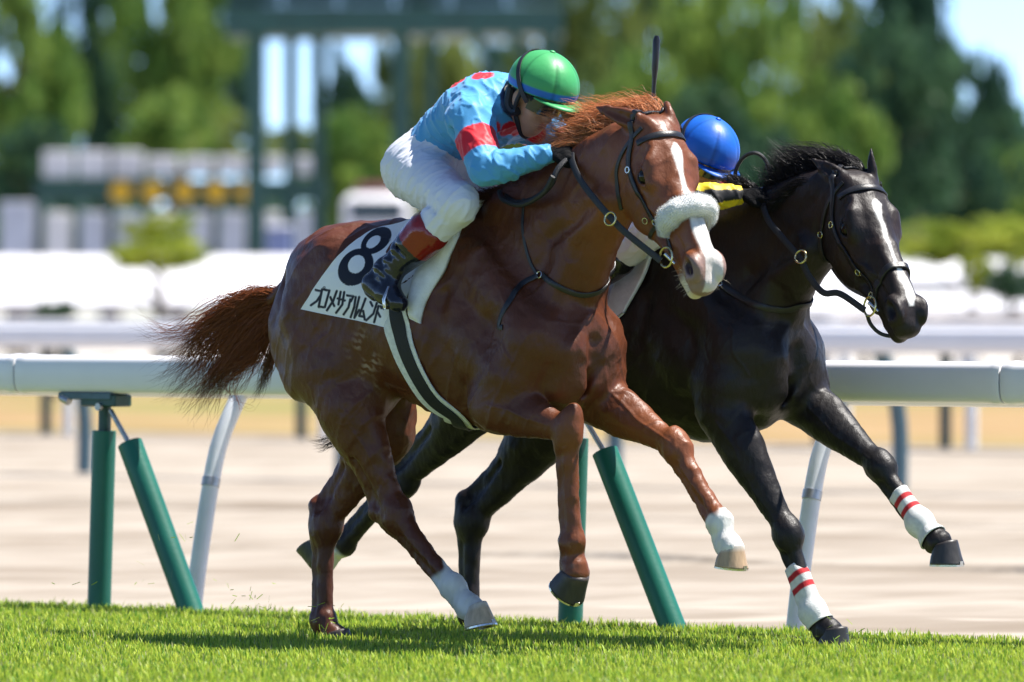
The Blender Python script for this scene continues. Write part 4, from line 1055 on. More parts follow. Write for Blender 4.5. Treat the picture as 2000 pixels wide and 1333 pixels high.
def build_rider(P, root, J, spec):
    """J: joints in the mount's frame; body first, then each garment as its own mesh"""
    loc, rot = root.location, root.rotation_euler
    pr = empty('person', loc, 0); pr.rotation_euler = rot; tag(pr, spec['label'], 'person', 'riders crouched over their mounts')
    lo = np.min(list(J['pts'].values()), axis=0) - .25; hi = np.max(list(J['pts'].values()), axis=0) + .25
    h = .0065; q = J['pts']; T = unit(q['chest'] - q['pelvis']); dn = unit(np.array([T[2], 0, -T[0]])) * (-1)   # dorsal normal
    if dn[2] < 0: dn = -dn
    def limbs(f, g, arms=True, legs=True, trunk=True, clothes=False):
        k = .03
        if trunk:
            f.chain([R4(q['pelvis'], .138 + g), R4(q['waist'], .132 + g), R4(q['chest'], .165 + g), R4(lerp(q['chest'], q['neck'], .62), .115 + g)], k=.05, flat=(dn, 1.32), sm=10)
            for s in 'RL':
                sg = -1 if s == 'R' else 1
                f.chain([R4(lerp(q['chest'], q['neck'], .3) + Yx * sg * .08, .085 + g), R4(q['sho' + s], .072 + g)], k=.05)
        if arms:
            for s in 'RL':
                f.chain([R4(q['sho' + s], .070 + g), R4(lerp(q['sho' + s], q['elb' + s], .45), .060 + g), R4(q['elb' + s], .047 + g), R4(lerp(q['elb' + s], q['wri' + s], .3), .047 + g), R4(lerp(q['elb' + s], q['wri' + s], .8), .032 + g * .8), R4(q['wri' + s], .027 + g * .6)], k=k, sm=0)
        if legs:
            for s in 'RL':
                sg = -1 if s == 'R' else 1
                f.chain([R4(q['pelvis'] + Yx * sg * .07 - T * .02, .112 + g), R4(lerp(q['hip' + s], q['kne' + s], .35), .090 + g), R4(lerp(q['hip' + s], q['kne' + s], .75), .072 + g), R4(q['kne' + s], .062 + g)], k=.05)
                f.chain([R4(q['kne' + s], .062 + g), R4(lerp(q['kne' + s], q['ank' + s], .3), .060 + g), R4(lerp(q['kne' + s], q['ank' + s], .7), .045 + g), R4(q['ank' + s], .037 + g)], k=k)
    # body: one continuous figure, skin shows at the face and ears
    hd, hf, hu = q['skull'], J['hf'], J['hu']; hr_ = np.cross(hf, hu)      # hr_: to the rider's right
    B = Field(lo, hi, .007); limbs(B, -.014)
    for s in 'RL':
        B.chain([R4(q['wri' + s], .020), R4(q['han' + s], .016)], k=.01)
        B.chain([R4(q['ank' + s], .022), R4(q['toe' + s], .020)], k=.01)
    hp = lambda a, b, c: hd + hf * a + hu * b + hr_ * c
    B.chain([R4(q['neck'] - T * .03, .058), R4(hp(-.02, -.07, 0), .055)], k=.03)
    B.ell(hp(-.01, .03, 0), (.092, .085, .074), [hf, hu, hr_], k=.03)
    B.ell(hp(.035, -.045, 0), (.060, .082, .058), [hf, hu, hr_], k=.03)
    B.chain([R4(hp(.04, -.115, 0), .030), R4(hp(.06, -.105, 0), .022)], k=.025)
    B.chain([R4(hp(.088, .0, 0), .010), R4(hp(.108, -.035, 0), .014)], k=.015)
    B.ell(hp(.088, -.072, 0), (.012, .010, .024), [hf, hu, hr_], k=.012)
    for s in (-1, 1):
        B.ell(hp(-.012, -.02, s * .078), (.020, .033, .011), [unit(hf + hu * .2), hu, hr_], k=.008)
        B.ell(hp(.080, -.005, s * .030), (.014, .010, .016), [hf, hu, hr_], k=.012, op='sub')
        B.ell(hp(.055, -.035, s * .042), (.025, .02, .018), [hf, hu, hr_], k=.02)
    V, Fq = B.mesh(2)
    d_ = V - hd; a_, b_ = d_ @ hf, d_ @ hu
    hair = ((b_ > -.01) & (a_ < .055)) | ((a_ < -.03) & (b_ > -.06))
    ear = np.minimum(np.linalg.norm(V - hp(-.012, -.02, .078), axis=1), np.linalg.norm(V - hp(-.012, -.02, -.078), axis=1)) < .036
    near = np.linalg.norm(d_, axis=1) < .2
    col = np.tile(np.array([.46, .25, .165]), (len(V), 1)); col[(hair & ~ear) & near] = (.010, .009, .010)
    lip = np.linalg.norm((V - hp(.098, -.072, 0)) * 1.0, axis=1) < .02; col[lip] = (.36, .13, .10)
    mesh_obj('body', V, Fq, M['skin'], pr, col=col)
    # breeches
    f = Field(lo, hi, .0065); limbs(f, .010, arms=False, trunk=False)
    f.chain([R4(q['pelvis'] - T * .01, .146), R4(q['waist'] + T * .0, .134)], k=.05, flat=(dn, 1.25))
    for s in 'RL':                                                           # cut off at mid shank
        d = unit(q['ank' + s] - q['kne' + s]); c = lerp(q['kne' + s], q['ank' + s], .50)
        f.chain([R4(c + d * .12, .12), R4(q['ank' + s] + d * .1, .12)], k=.008, op='sub')
        # creases behind and over the knee
        for z_ in range(5):
            t = .55 + .1 * z_; c = lerp(q['hip' + s], q['kne' + s], t); sg = -1 if s == 'R' else 1
            f.chain([R4(c + Yx * sg * .10 + np.array([-.04, 0, .05]), .004), R4(c + Yx * sg * .112 + np.array([.0, 0, -.02]), .007), R4(c + Yx * sg * .07 + np.array([.02, 0, -.085]), .004)], k=.02, op='sub')
    V, Fq = f.mesh(2); N = f.grad(V, .01)
    V = V + N * (.0065 * ridge((V * [1, 1, 1.0]) @ TILT * [1.6, 1, .6], 42, 41) + .0032 * ridge(V @ TILT * [1.6, 1, .7], 95, 43))[:, None]
    mesh_obj('breeches', V, Fq, M['breeches'], pr)
    # shirt
    f = Field(lo, hi, .006); limbs(f, .012, legs=False)
    d = unit(q['pelvis'] - q['waist']); f.chain([R4(q['pelvis'] + d * .06 - dn * .02, .20), R4(q['pelvis'] + d * .4, .25)], k=.012, op='sub')
    for s in 'RL':
        d = unit(q['wri' + s] - q['elb' + s]); f.chain([R4(q['wri' + s] + d * .062, .062), R4(q['han' + s] + d * .2, .07)], k=.006, op='sub')
    f.chain([R4(q['neck'] - T * .04, .066), R4(q['neck'] + T * .02, .068)], k=.02)
    f.chain([R4(q['neck'] + T * .055, .09), R4(hd, .12)], k=.006, op='sub')
    rw = np.random.default_rng(spec['seed'])
    for s in 'RL':                                                           # folds radiating from the armpit and at the elbow
        sg = -1 if s == 'R' else 1
        for z_ in range(7):
            b0 = q['sho' + s] + Yx * sg * .055 - dn * .045; e = b0 + (-T * (.10 + .12 * rw.random()) + dn * (.16 * rw.random() - .05)) + Yx * sg * .02
            f.chain([R4(b0, .004), R4(lerp(b0, e, .5) + Yx * sg * .025, .006), R4(e + Yx * sg * .02, .003)], k=.022, op='sub')
        for z_ in range(5):
            c = lerp(q['elb' + s], q['wri' + s], .12 + .16 * z_) ; d = unit(q['wri' + s] - q['elb' + s]); n1 = unit(np.cross(d, Yx)); n2 = np.cross(d, n1)
            a0 = rw.random() * 2; ring = [c + d * .012 * math.sin(3 * t) + (n1 * math.cos(t + a0) + n2 * math.sin(t + a0)) * .064 for t in np.linspace(0, 3.0, 7)]
            f.chain([R4(p_, .004) for p_ in ring], k=.018, op='sub')
    V, Fq = f.mesh(2); N = f.grad(V, .01)
    V = V + N * (.0075 * ridge(V @ TILT.T * [1.5, 1, .6], 36, 51 + spec['seed']) + .0036 * ridge(V @ TILT.T * [1.6, 1, .6], 85, 53))[:, None]
    col = spec['silk'](V, q, P, f)
    mesh_obj('shirt', V, Fq, M['silk'], pr, col=col)
    # boots
    for s in 'RL':
        sg = -1 if s == 'R' else 1
        f = Field(np.minimum(np.minimum(q['kne' + s], q['ank' + s]), q['toe' + s]) - .14, np.maximum(np.maximum(q['kne' + s], q['ank' + s]), q['toe' + s]) + .14, .005)
        c = lerp(q['kne' + s], q['ank' + s], .42); c2 = lerp(q['kne' + s], q['ank' + s], .62); d = unit(q['ank' + s] - q['kne' + s])
        f.chain([R4(c, .083), R4(c2, .072), R4(lerp(c2, q['ank' + s], .6), .054), R4(q['ank' + s], .046)], k=.02)
        fd = unit(q['toe' + s] - q['hee' + s]); sole = unit(np.cross(fd, Yx)); sole = sole if sole[2] < 0 else -sole
        f.chain([R4(q['ank' + s], .048), R4(q['hee' + s], .043)], k=.03)
        f.chain([R4(q['hee' + s], .042), R4(lerp(q['hee' + s], q['toe' + s], .5), .049), R4(q['toe' + s], .041)], k=.03, flat=(sole, 1.15))
        f.chain([R4(q['ank' + s], .044), R4(lerp(q['hee' + s], q['toe' + s], .62) - sole * .012, .036)], k=.03)
        f.chain([R4(q['hee' + s] + sole * .034 - fd * .01, .022), R4(q['hee' + s] + sole * .036 + fd * .02, .022)], k=.008)
        f.chain([R4(c - d * .135, .12), R4(c - d * .16, .12)], k=.004, op='sub')
        for z_ in range(7):
            t = .15 + .14 * z_; cc = lerp(c2, q['ank' + s] + d * .03, t)
            f.chain([R4(cc + Yx * sg * .045 + fd * .04 + d * .01, .004), R4(cc + Yx * sg * .062, .007), R4(cc + Yx * sg * .04 - fd * .05 - d * .025 * (-1) ** z_, .004)], k=.016, op='sub')
        V, Fq = f.mesh(2); N = f.grad(V, .008); V = V + N * (.0022 * vnoise(V, 60, 61))[:, None]
        t = (V - c) @ d; col = np.where((t < np.linalg.norm(c2 - c))[:, None], np.array(spec['cuff']), np.array([.010, .012, .022]))
        mesh_obj('boot', V, Fq, M['boot'], pr, col=col)
    # gloves with five fingers closed on the rein
    for s in 'RL':
        sg = -1 if s == 'R' else 1; w_, hn_ = q['wri' + s], q['han' + s]; d = unit(hn_ - w_)
        lat = unit(J.get('palm' + s, np.array([0, -sg * .5, -.85]))); lat = unit(lat - d * (lat @ d)); cr = np.cross(d, lat)       # lat: palm side, cr: across knuckles
        f = Field(np.minimum(w_, hn_) - .12, np.maximum(w_, hn_) + .12, .0035)
        f.chain([R4(w_, .031), R4(lerp(w_, hn_, .35), .030), R4(lerp(w_, hn_, .9), .038)], k=.02, flat=(lat, 1.25))
        for i in range(4):
            o = cr * (i - 1.5) * .0205; L = (.92, 1.0, .95, .78)[i]; k0 = hn_ + o + d * .022 - lat * .006
            k1 = k0 + d * .030 * L + lat * .018; k2 = k1 - d * .004 + lat * .026 * L; k3 = k2 - d * .024 * L + lat * .004
            f.chain([R4(hn_ + o * .9 - d * .01, .0125), R4(k0, .0118), R4(k1, .0108), R4(k2, .010), R4(k3, .009)], k=.006)
        tb = lerp(w_, hn_, .55) + cr * sg * .030; f.chain([R4(tb, .016), R4(tb + cr * sg * .018 + d * .028 + lat * .012, .012), R4(tb + cr * sg * .004 + d * .055 + lat * .026, .0105)], k=.012)
        V, Fq = f.mesh(1); mesh_obj('glove', V, Fq, M['glove'], pr)
    # helmet: shell with band, peak, button, strap and goggles
    hc = J['helmet']; U, Fw, Rt = J['cu'], J['cf'], np.cross(J['cf'], J['cu'])
    rf, ru, rl = J.get('hr', (.140, .128, .120))
    he = Mesh(); cols = []; nu, nv = 72, 30; rings = []
    for i in range(nv):
        p_ = math.pi * .5 * (1 - i / (nv - 1)) * 1.16 - .25                  # from rim to crown
        ring = []
        for t in np.linspace(0, 2 * math.pi, nu, endpoint=False):
            seam = .0042 * math.exp(-((((t * 6 / (2 * math.pi)) % 1) - .5) / .035) ** 2) * math.cos(p_)
            pk = .0035 * math.sin(t * 18 + 7 * math.sin(t * 3)) * max(0, math.sin(2 * p_)) ** 2 * .35
            e = 1 - seam / .12 + pk / .12
            ring.append(hc + e * (Fw * rf * math.cos(t) * math.cos(p_) + Rt * rl * math.sin(t) * math.cos(p_)) + U * ru * math.sin(p_) * (1 if p_ > 0 else .8))
            sm_ = 1 - .3 * math.exp(-((((t * 6 / (2 * math.pi)) % 1) - .5) / .03) ** 2); cols.append([c_ * sm_ for c_ in (spec['cap2'] if -.19 < p_ < .02 else spec['cap'])])
        rings.append(ring)
    he.loft(rings)
    hm = mesh_obj('helmet', he.V, he.F, M['helmet'], pr, col=np.array(cols)[:len(he.V)])
    pk = Mesh(); rs = []
    for t in np.linspace(-1.05, 1.05, 22):
        a = hc + Fw * rf * .97 * math.cos(t) + Rt * rl * .97 * math.sin(t) - U * .028; o = unit(Fw * 1.0 + Rt * .35 * math.sin(t)); L = .058 * max(0.02, math.cos(t * 1.45)) ** .6
        rs.append([a, a + o * L - U * .010 * L / .055, a + o * L - U * (.004 + .010 * L / .055), a - U * .006])
    pk.loft(rs); pkm = mesh_obj('peak', pk.V, pk.F, M['helmet'], hm, col=np.tile(np.array(spec['cap']), (len(pk.V), 1)))
    sphere(Mesh(), hc + U * (ru + .001), (.011, .011, .006), [Fw, Rt, U]).obj('button', M['helmet'], hm, smooth=True, col=np.tile(np.array(spec['cap']), (176, 1)))
    gs = Mesh(); ring = []
    for t in np.linspace(.95, 2 * math.pi - .95, 60, endpoint=True):                 # goggle elastic over the crown's rear
        n_ = unit(U * .7 + Fw * .7) ; e1 = unit(Fw * .62 - U * .78); v_ = e1 * math.cos(t) + Rt * math.sin(t)
        sc = 1 / math.sqrt((v_ @ Fw / rf) ** 2 + (v_ @ U / ru) ** 2 + (v_ @ Rt / rl) ** 2); ring.append(hc + v_ * sc * 1.012)
    rr = []
    for i, c in enumerate(ring):
        o = unit(c - hc); tn = unit(ring[min(i + 1, 59)] - ring[max(i - 1, 0)]); sd_ = np.cross(tn, o)
        rr.append([c - sd_ * .010, c + sd_ * .010, c + sd_ * .010 + o * .003, c - sd_ * .010 + o * .003])
    gs.loft(rr); gs.obj('goggle_strap', M['strap'], pr, smooth=True)
    cs = Mesh()
    for s in (-1, 1):
        for a0 in (.012, -.062):
            cs.tube(catmull([hp(a0, .03, s * .094), hp(a0 * .7, -.03, s * .088), hp(.012, -.075, s * .070), hp(.035, -.135, s * .028), hp(.04, -.148, 0)], 16), .0085, 7)
        cs.tube(catmull([hp(-.055, .0, s * .085), hp(-.030, -.055, s * .086), hp(.0, -.070, s * .078), hp(.022, -.055, s * .076)], 12), .016, 8)
    cs.obj('chin_strap', M['strap'], pr, smooth=True)
    gg = Mesh(); rs = []
    for t in np.linspace(-1.25, 1.25, 24):
        c = hp(.030, .006, 0) + hf * .070 * math.cos(t) + hr_ * .076 * math.sin(t); o = unit(hf * math.cos(t) + hr_ * math.sin(t)); hh = .026 - .006 * math.exp(-(t / .18) ** 2)
        rs.append([c - hu * hh, c - hu * hh + o * .014, c + hu * hh + o * .014, c + hu * hh])
    gg.loft(rs); gg.obj('goggles', M['lens'], pr, smooth=True)
    return pr

def mir(d):
    for k in list(d):
        if k.endswith('R') and k[:-1] + 'L' not in d: d[k[:-1] + 'L'] = d[k] * [1, -1, 1]
    return d

# ---- rider of the chestnut
P = FC
q1 = dict(pelvis=P(842, 322, 0), waist=P(882, 264, 0), chest=P(944, 222, 0), neck=P(1010, 205, 0),
          shoR=P(918, 236, -.185), elbR=P(950, 333, -.27), wriR=P(1076, 300, -.13), hanR=P(1108, 303, -.105),
          hipR=P(815, 340, -.12), kneR=P(893, 398, -.285), ankR=P(757, 532, -.345), heeR=P(732, 556, -.355), toeR=P(776, 590, -.37), skull=P(1046, 190, -.015))
q1 = mir(q1)
q1['wriL'] = P(1112, 300, .10); q1['hanL'] = P(1142, 298, .075)
cf = unit((math.cos(math.radians(20)), -.10, -math.sin(math.radians(20)))); cu = unit(np.array([math.sin(math.radians(20)), 0, math.cos(math.radians(20))])); cu = unit(cu - cf * (cf @ cu))
hf = unit((math.cos(math.radians(32)), -.12, -math.sin(math.radians(32)))); hu = unit(np.array([math.sin(math.radians(32)), 0, math.cos(math.radians(32))])); hu = unit(hu - hf * (hf @ hu))
def silk1(V, q, P, f):
    blue = np.array([.080, .33, .62]); red = np.array([.58, .008, .022]); col = np.tile(blue, (len(V), 1))
    for s in 'RL':
        a, b = q['sho' + s], q['elb' + s]; d = unit(b - a); t = ((V - a) @ d) / np.linalg.norm(b - a); r = np.linalg.norm(V - a - np.outer((V - a) @ d, d), axis=1)
        far = np.abs(V[:, 1]) > .17
        w_ = np.clip((t - .34) / .012, 0, 1) * np.clip((.76 - t) / .012, 0, 1) * (r < .11) * far * (np.sign(V[:, 1]) == np.sign(a[1]))
        col = col * (1 - w_[:, None]) + red * w_[:, None]
    dots = [f.snap(P(905, 306, -.15), 0)[0], f.snap(P(985, 272, -.09), 0)[0], f.snap(P(1035, 280, .04), 0)[0]]
    for px in ((872, 205), (906, 188), (946, 178)):
        dots.append(f.snap(P(*px, -.055), 0)[0])
    for c in dots + [c_ * [1, -1, 1] for c_ in dots]:
        w_ = np.clip((.044 - np.linalg.norm(V - c, axis=1)) / .004, 0, 1)[:, None]
        w_ = w_ * (np.abs(V[:, 1]) < .20)[:, None]; col = col * (1 - w_) + red * w_
    ck = np.clip((.018 - np.abs((V - q['neck']) @ unit(q['neck'] - q['chest']) - .028)) / .003, 0, 1) * (np.linalg.norm(V - q['neck'], axis=1) < .11)
    return col * (1 - ck[:, None]) + np.array([.02, .035, .09]) * ck[:, None]
R1 = build_rider(P, CH['root'], dict(pts=q1, hf=hf, hu=hu, helmet=P(1062, 166, -.02), cf=cf, cu=cu, hr=(.146, .126, .122)),
    dict(label='rider in sky blue silks with red spots and a green helmet on the chestnut', silk=silk1, cuff=(.22, .012, .010), cap=(.055, .34, .11), cap2=(.012, .12, .50), seed=1))

# ---- rider of the black
P = FB
q2 = dict(pelvis=np.array([-.42, 0, 1.66]), waist=np.array([-.28, 0, 1.735]), chest=np.array([-.10, 0, 1.745]), neck=np.array([.045, 0, 1.735]),
          shoR=np.array([-.06, -.185, 1.71]), elbR=P(1348, 392, -.30), wriR=P(1446, 382, -.15), hanR=P(1480, 383, -.12),
          hipR=np.array([-.34, -.12, 1.64]), kneR=np.array([.06, -.29, 1.54]), ankR=np.array([-.27, -.345, 1.30]), heeR=np.array([-.33, -.35, 1.26]), toeR=np.array([-.18, -.36, 1.20]), skull=np.array([.105, 0, 1.815]))
q2 = mir(q2)
q2['elbL'] = np.array([-.24, .36, 1.70]); q2['wriL'] = np.array([-.39, .31, 1.84]); q2['hanL'] = np.array([-.42, .30, 1.90])
def silk2(V, q, P, f):
    black = np.array([.010, .010, .011]); yel = np.array([.72, .52, .008]); red = np.array([.50, .012, .02]); col = np.tile(red, (len(V), 1))
    for s in 'RL':
        for a, b in ((q['sho' + s], q['elb' + s]), (q['elb' + s], q['wri' + s] + unit(q['wri' + s] - q['elb' + s]) * .05)):
            d = unit(b - a); L = np.linalg.norm(b - a); t = (V - a) @ d; w = V - a - np.outer(t, d); r = np.linalg.norm(w, axis=1)
            m = (t > -.03) & (t < L + .03) & (r < .10) & (np.abs(V[:, 1]) > .10)
            n1 = unit(np.cross(d, Yx)); ang = np.arctan2(w @ n1, w @ np.cross(d, n1))
            st = np.cos(3.4 * ang) < -.05
            col[m] = np.where(st[m][:, None], yel, black)
            cuff = m & (t > L - .035) & (np.linalg.norm(b - q['wri' + s]) < .06); col[cuff] = black
    return col
cf2 = unit((math.cos(math.radians(28)), -.22, -math.sin(math.radians(28)))); cu2 = unit(np.array([math.sin(math.radians(28)), 0, math.cos(math.radians(28))])); cu2 = unit(cu2 - cf2 * (cf2 @ cu2))
q2['skull'] = P(1372, 318, -.02)
R2 = build_rider(P, BK['root'], dict(pts=q2, hf=cf2, hu=cu2, helmet=P(1380, 290, -.02), cf=cf2, cu=cu2, hr=(.142, .122, .118), palmL=np.array([.9, 0, .2])),
    dict(label='rider in black and yellow striped sleeves with a bright blue helmet on the black horse', silk=silk2, cuff=(.012, .012, .014), cap=(.010, .115, .52), cap2=(.008, .09, .45), seed=2))
wh = thing_on('whip', BK['root'], 'thin black riding whip held upright behind the blue helmet', 'whip')
a, b = P(1272, 262, .30), P(1283, 70, .30)
m = Mesh(); m.tube([lerp(a, b, t) for t in (0, .25, .5, .62, .66, .95, 1.0)], [.008, .0075, .008, .011, .013, .0145, .008], 10); m.obj('shaft', M['whip'], wh, smooth=True)
m = Mesh(); m.tube([lerp(a, b, -.28), lerp(a, b, -.02)], [.009, .008], 10); m.obj('handle', M['rubber'], wh, smooth=True)
# ------------------------------------------------------------------ tack and hair of the black horse
def tack_black():
    P, f, H, root = FB, BK['f'], BK['H'], BK['root']
    hit = lambda x, y: P.hit(f, x, y)
    dx, dy = np.array([.0, 0, 0]), 0
    br = thing_on('bridle', root, 'black leather bridle with brass buckles on the black horse\'s head', 'bridle')
    def strap(pp, wd=.020, th=.005, n=60, name='strap', mt='leather'):
        m, Q = ribbon(f, [H(*q) for q in pp], wd, th, .002, n); m.obj(name, M[mt], br, smooth=True)
    for s in (-1, 1):
        strap([(-.03, -.05, s * .075), (.03, -.065, s * .098), (.11, -.12, s * .105), (.24, -.125, s * .10), (.36, -.125, s * .078), (.445, -.122, s * .062)], .021, .006, 70, 'cheekpiece')
        strap([(.02, -.02, s * .07), (.05, -.12, s * .10), (.10, -.22, s * .075), (.13, -.262, s * .03), (.135, -.27, 0)], .015, .005, 60, 'throat_lash')
    strap([(.06, -.05, .098), (.062, -.01, .075), (.068, .015, 0), (.062, -.01, -.075), (.06, -.05, -.098)], .024, .006, 70, 'browband')
    strap([(-.03, -.05, .075), (-.065, -.02, 0), (-.03, -.05, -.075)], .024, .006, 40, 'headpiece')
    strap([(.46, -.165, .02), (.45, -.14, .055), (.42, -.07, .062), (.40, -.01, .036), (.395, .0, 0), (.40, -.01, -.036), (.42, -.07, -.062), (.45, -.14, -.055)], .026, .009, 80, 'noseband')
    for s in (-1, 1):
        c = H(.470, -.128, s * .078)
        ring_mesh(c, H.r * s + H.n * .15, .036, .0042).obj('bit_ring', M['brass'], br, smooth=True)
        m = Mesh(); m.tube([H(.462, -.118, s * .084), H(.508, -.108, s * .066)], [.0075, .0055], 10); m.obj('bit_bar', M['steel'], br, smooth=True)
    for q in ((.12, -.125, .112), (.10, -.20, .09), (.335, -.125, .092), (.42, -.13, .075)):
        c = f.snap(H(*q), .008)[0]; ring_mesh(c, f.grad(c)[0], .012, .0024, 12, 6).obj('buckle', M['brass'], br, smooth=True)
    m = Mesh(); m.tube(catmull([H(.48, -.165, .075), H(.505, -.185, .06), H(.535, -.195, .03), H(.555, -.185, -.01), H(.55, -.17, -.04)], 20), .0075, 8); m.obj('chin_strap', M['leather'], br, smooth=True)
    R1 = [H(.470, -.150, .088), P(1640, 574, -.20), P(1608, 572, -.21), P(1580, 540, -.21), P(1562, 505, -.21), P(1528, 465, -.20), P(1500, 430, -.17), P(1488, 395, -.13)]
    m, _ = ribbon(f, R1, .024, .005, 0, 60, snap=False, nrm=unit(P.vec((-.5, -.85, .1)))); m.obj('rein', M['rubber'], br, smooth=True)
    R2 = [H(.470, -.150, -.088), P(1660, 560, .2), P(1600, 480, .2), P(1540, 410, .12), P(1500, 380, .03)]
    m, _ = ribbon(f, R2, .024, .005, 0, 50, snap=False, nrm=unit((0, 1, .3))); m.obj('rein', M['rubber'], br, smooth=True)
    m = Mesh(); m.tube(catmull([P(1436, 372, -.10), P(1437, 335, -.10), P(1452, 308, -.09), P(1475, 299, -.08), P(1494, 312, -.06), P(1504, 340, -.05), P(1508, 366, -.05)], 30), .0075, 8); m.obj('rein_loop', M['rubber'], br, smooth=True)
    c = P(1564, 502, -.225); ring_mesh(c, P.vec((-.6, -.8, .2)), .024, .0038).obj('martingale_ring', M['brass'], br, smooth=True)
    bc = thing_on('breastplate', root, 'black leather breast strap across the black horse\'s shoulder', 'harness')
    pts = [hit(*q) for q in ((1405, 556), (1440, 578), (1480, 597), (1530, 606), (1565, 597))]
    m, _ = ribbon(f, pts + [P(1585, 570, .10)], .024, .005, .003, 60); m.obj('chest_strap', M['leather'], bc, smooth=True)
    c = hit(1404, 556); ring_mesh(c + f.grad(c)[0] * .008, f.grad(c)[0], .012, .003).obj('ring', M['steel'], bc, smooth=True)
    # saddle pad and cloth, the same cut as the chestnut's
    A = lambda x, y: P.hit(f, x + 392, y + 22)
    left = [A(590, 605), A(642, 528), A(706, 466), A(750, 450)]; right = [A(776, 640), A(806, 560), A(850, 470), A(875, 450)]
    left = [q for q in left if q[1] < -.03] + [np.array([left[-1][0] + .03, 0, 1.53])]; right = right + [np.array([right[-1][0], 0, 1.56])]
    Pm = cloth_patch(P, f, left, right, .007, 40, 50); V, Fq = thick_sheet(Pm, .004, f)
    o = follow(mesh_obj('number_cloth', V, Fq, M['cloth'], None, col=np.tile(np.array([.78, .80, .82]), (len(V), 1))), root)
    tag(o, 'white saddle cloth under the blue-helmeted rider, mostly hidden behind the chestnut\'s neck', 'saddle cloth')
    left = [A(800, 620), A(803, 570), A(824, 515), A(850, 480), A(872, 458)]; right = [A(832, 590), A(850, 560), A(872, 520), A(886, 478), A(900, 448)]
    left.append(np.array([left[-1][0], 0, 1.55])); right.append(np.array([right[-1][0], 0, 1.565]))
    Pm = cloth_patch(P, f, left, right, .022, 20, 50); V, Fq = thick_sheet(Pm, .016, f)
    o = follow(mesh_obj('saddle_pad', V, Fq, M['pad'], None), root); tag(o, 'pale padded saddle pad seen under the chestnut\'s jaw', 'saddle pad')
    path = [A(780, 650), A(793, 692), A(815, 738), A(846, 782)]; path = [q for q in path if q[1] < -.05] + [np.array([-.06, -.12, .81]), np.array([-.05, 0, .755])]
    path += [q * [1, -1, 1] for q in path[-2::-1]]
    g = thing_on('girth', root, 'dark girth round the black horse\'s belly behind the chestnut', 'girth')
    m, _ = ribbon(f, path, .09, .006, .002, 100); m.obj('web_band', M['girth_black'], g, smooth=True)
    # hair
    r = np.random.default_rng(21)
    cb_ = lambda t, s, g: np.outer(1 + .25 * t, np.array([.016, .0135, .014])) * (.7 + .7 * g.random())
    G = [[P(1692, 352, .0), P(1680, 322, .0), P(1650, 308, .0), P(1610, 306, -.01), P(1570, 300, -.02)],
         [P(1675, 358, -.02), P(1650, 326, -.01), P(1615, 310, -.01), P(1565, 298, -.02), P(1520, 290, -.03)],
         [P(1640, 362, -.03), P(1610, 330, -.02), P(1570, 318, -.03), P(1530, 308, -.04), P(1505, 292, -.05)],
         [P(1600, 372, -.03), P(1570, 345, -.04), P(1540, 330, -.05), P(1515, 318, -.06), P(1502, 300, -.06)],
         [P(1560, 388, -.03), P(1535, 362, -.05), P(1515, 348, -.07), P(1504, 335, -.08), P(1500, 315, -.08)],
         [P(1530, 398, -.03), P(1510, 375, -.06), P(1498, 362, -.08), P(1485, 350, -.09), P(1478, 345, -.10)]]
    V, F_, C = strands(G, 2400, r, .40, .020, .014, .0011, 11, cb_, .85); mesh_obj('mane', V, F_, M['hair'], root, col=C)
    G = [[P(1640, 372, -.06), P(1600, 352, -.09), P(1560, 352, -.10), P(1520, 372, -.11)], [P(1600, 385, -.06), P(1565, 368, -.10), P(1530, 380, -.12), P(1500, 400, -.12)], [P(1555, 405, -.05), P(1525, 395, -.1), P(1500, 410, -.13), P(1480, 430, -.13)]]
    V, F_, C = strands(G, 800, r, .5, .014, .008, .0012, 9, cb_, .5); mesh_obj('mane', V, F_, M['hair'], root, col=C)
    G = [[P(1505, 392, -.05), P(1480, 368, -.10), P(1450, 352, -.12), P(1425, 340, -.12), P(1405, 335, -.12)], [P(1500, 396, -.05), P(1470, 378, -.10), P(1440, 366, -.12), P(1415, 356, -.12), P(1400, 348, -.12)]]
    V, F_, C = strands(G, 420, r, .6, .012, .012, .0012, 11, cb_, .5); mesh_obj('mane', V, F_, M['hair'], root, col=C)
    G = [[np.array([-1.08, y, 1.30]), np.array([-1.25, y * 1.3, 1.33]), np.array([-1.45, y * 1.6, 1.26]), np.array([-1.62, y * 2, 1.08]), np.array([-1.72, y * 2, .90])] for y in (-.02, 0, .02)]
    V, F_, C = strands(G, 900, r, .55, .03, .012, .0012, 12, cb_, .5); mesh_obj('tail', V, F_, M['hair'], root, col=C)
tack_black()
# ------------------------------------------------------------------ ground: coordinates s along the rail, p across it away from the camera
F3 = np.array([*fdir, 0]); L3 = np.array([*ldir, 0]); Z3 = np.array([0, 0, 1.]); RAX = [F3, L3, Z3]
def G(s, p, z=0.0): return np.array([RAIL0[0], RAIL0[1], 0]) + F3 * s + L3 * p + Z3 * z
def s_at(x, p):                                    # station along the rail line at offset p whose picture column is x
    b = RAIL0 + ldir * p; k = (x - 1000) / FPX; return (b[0] - k * b[1]) / (k * fdir[1] - fdir[0])

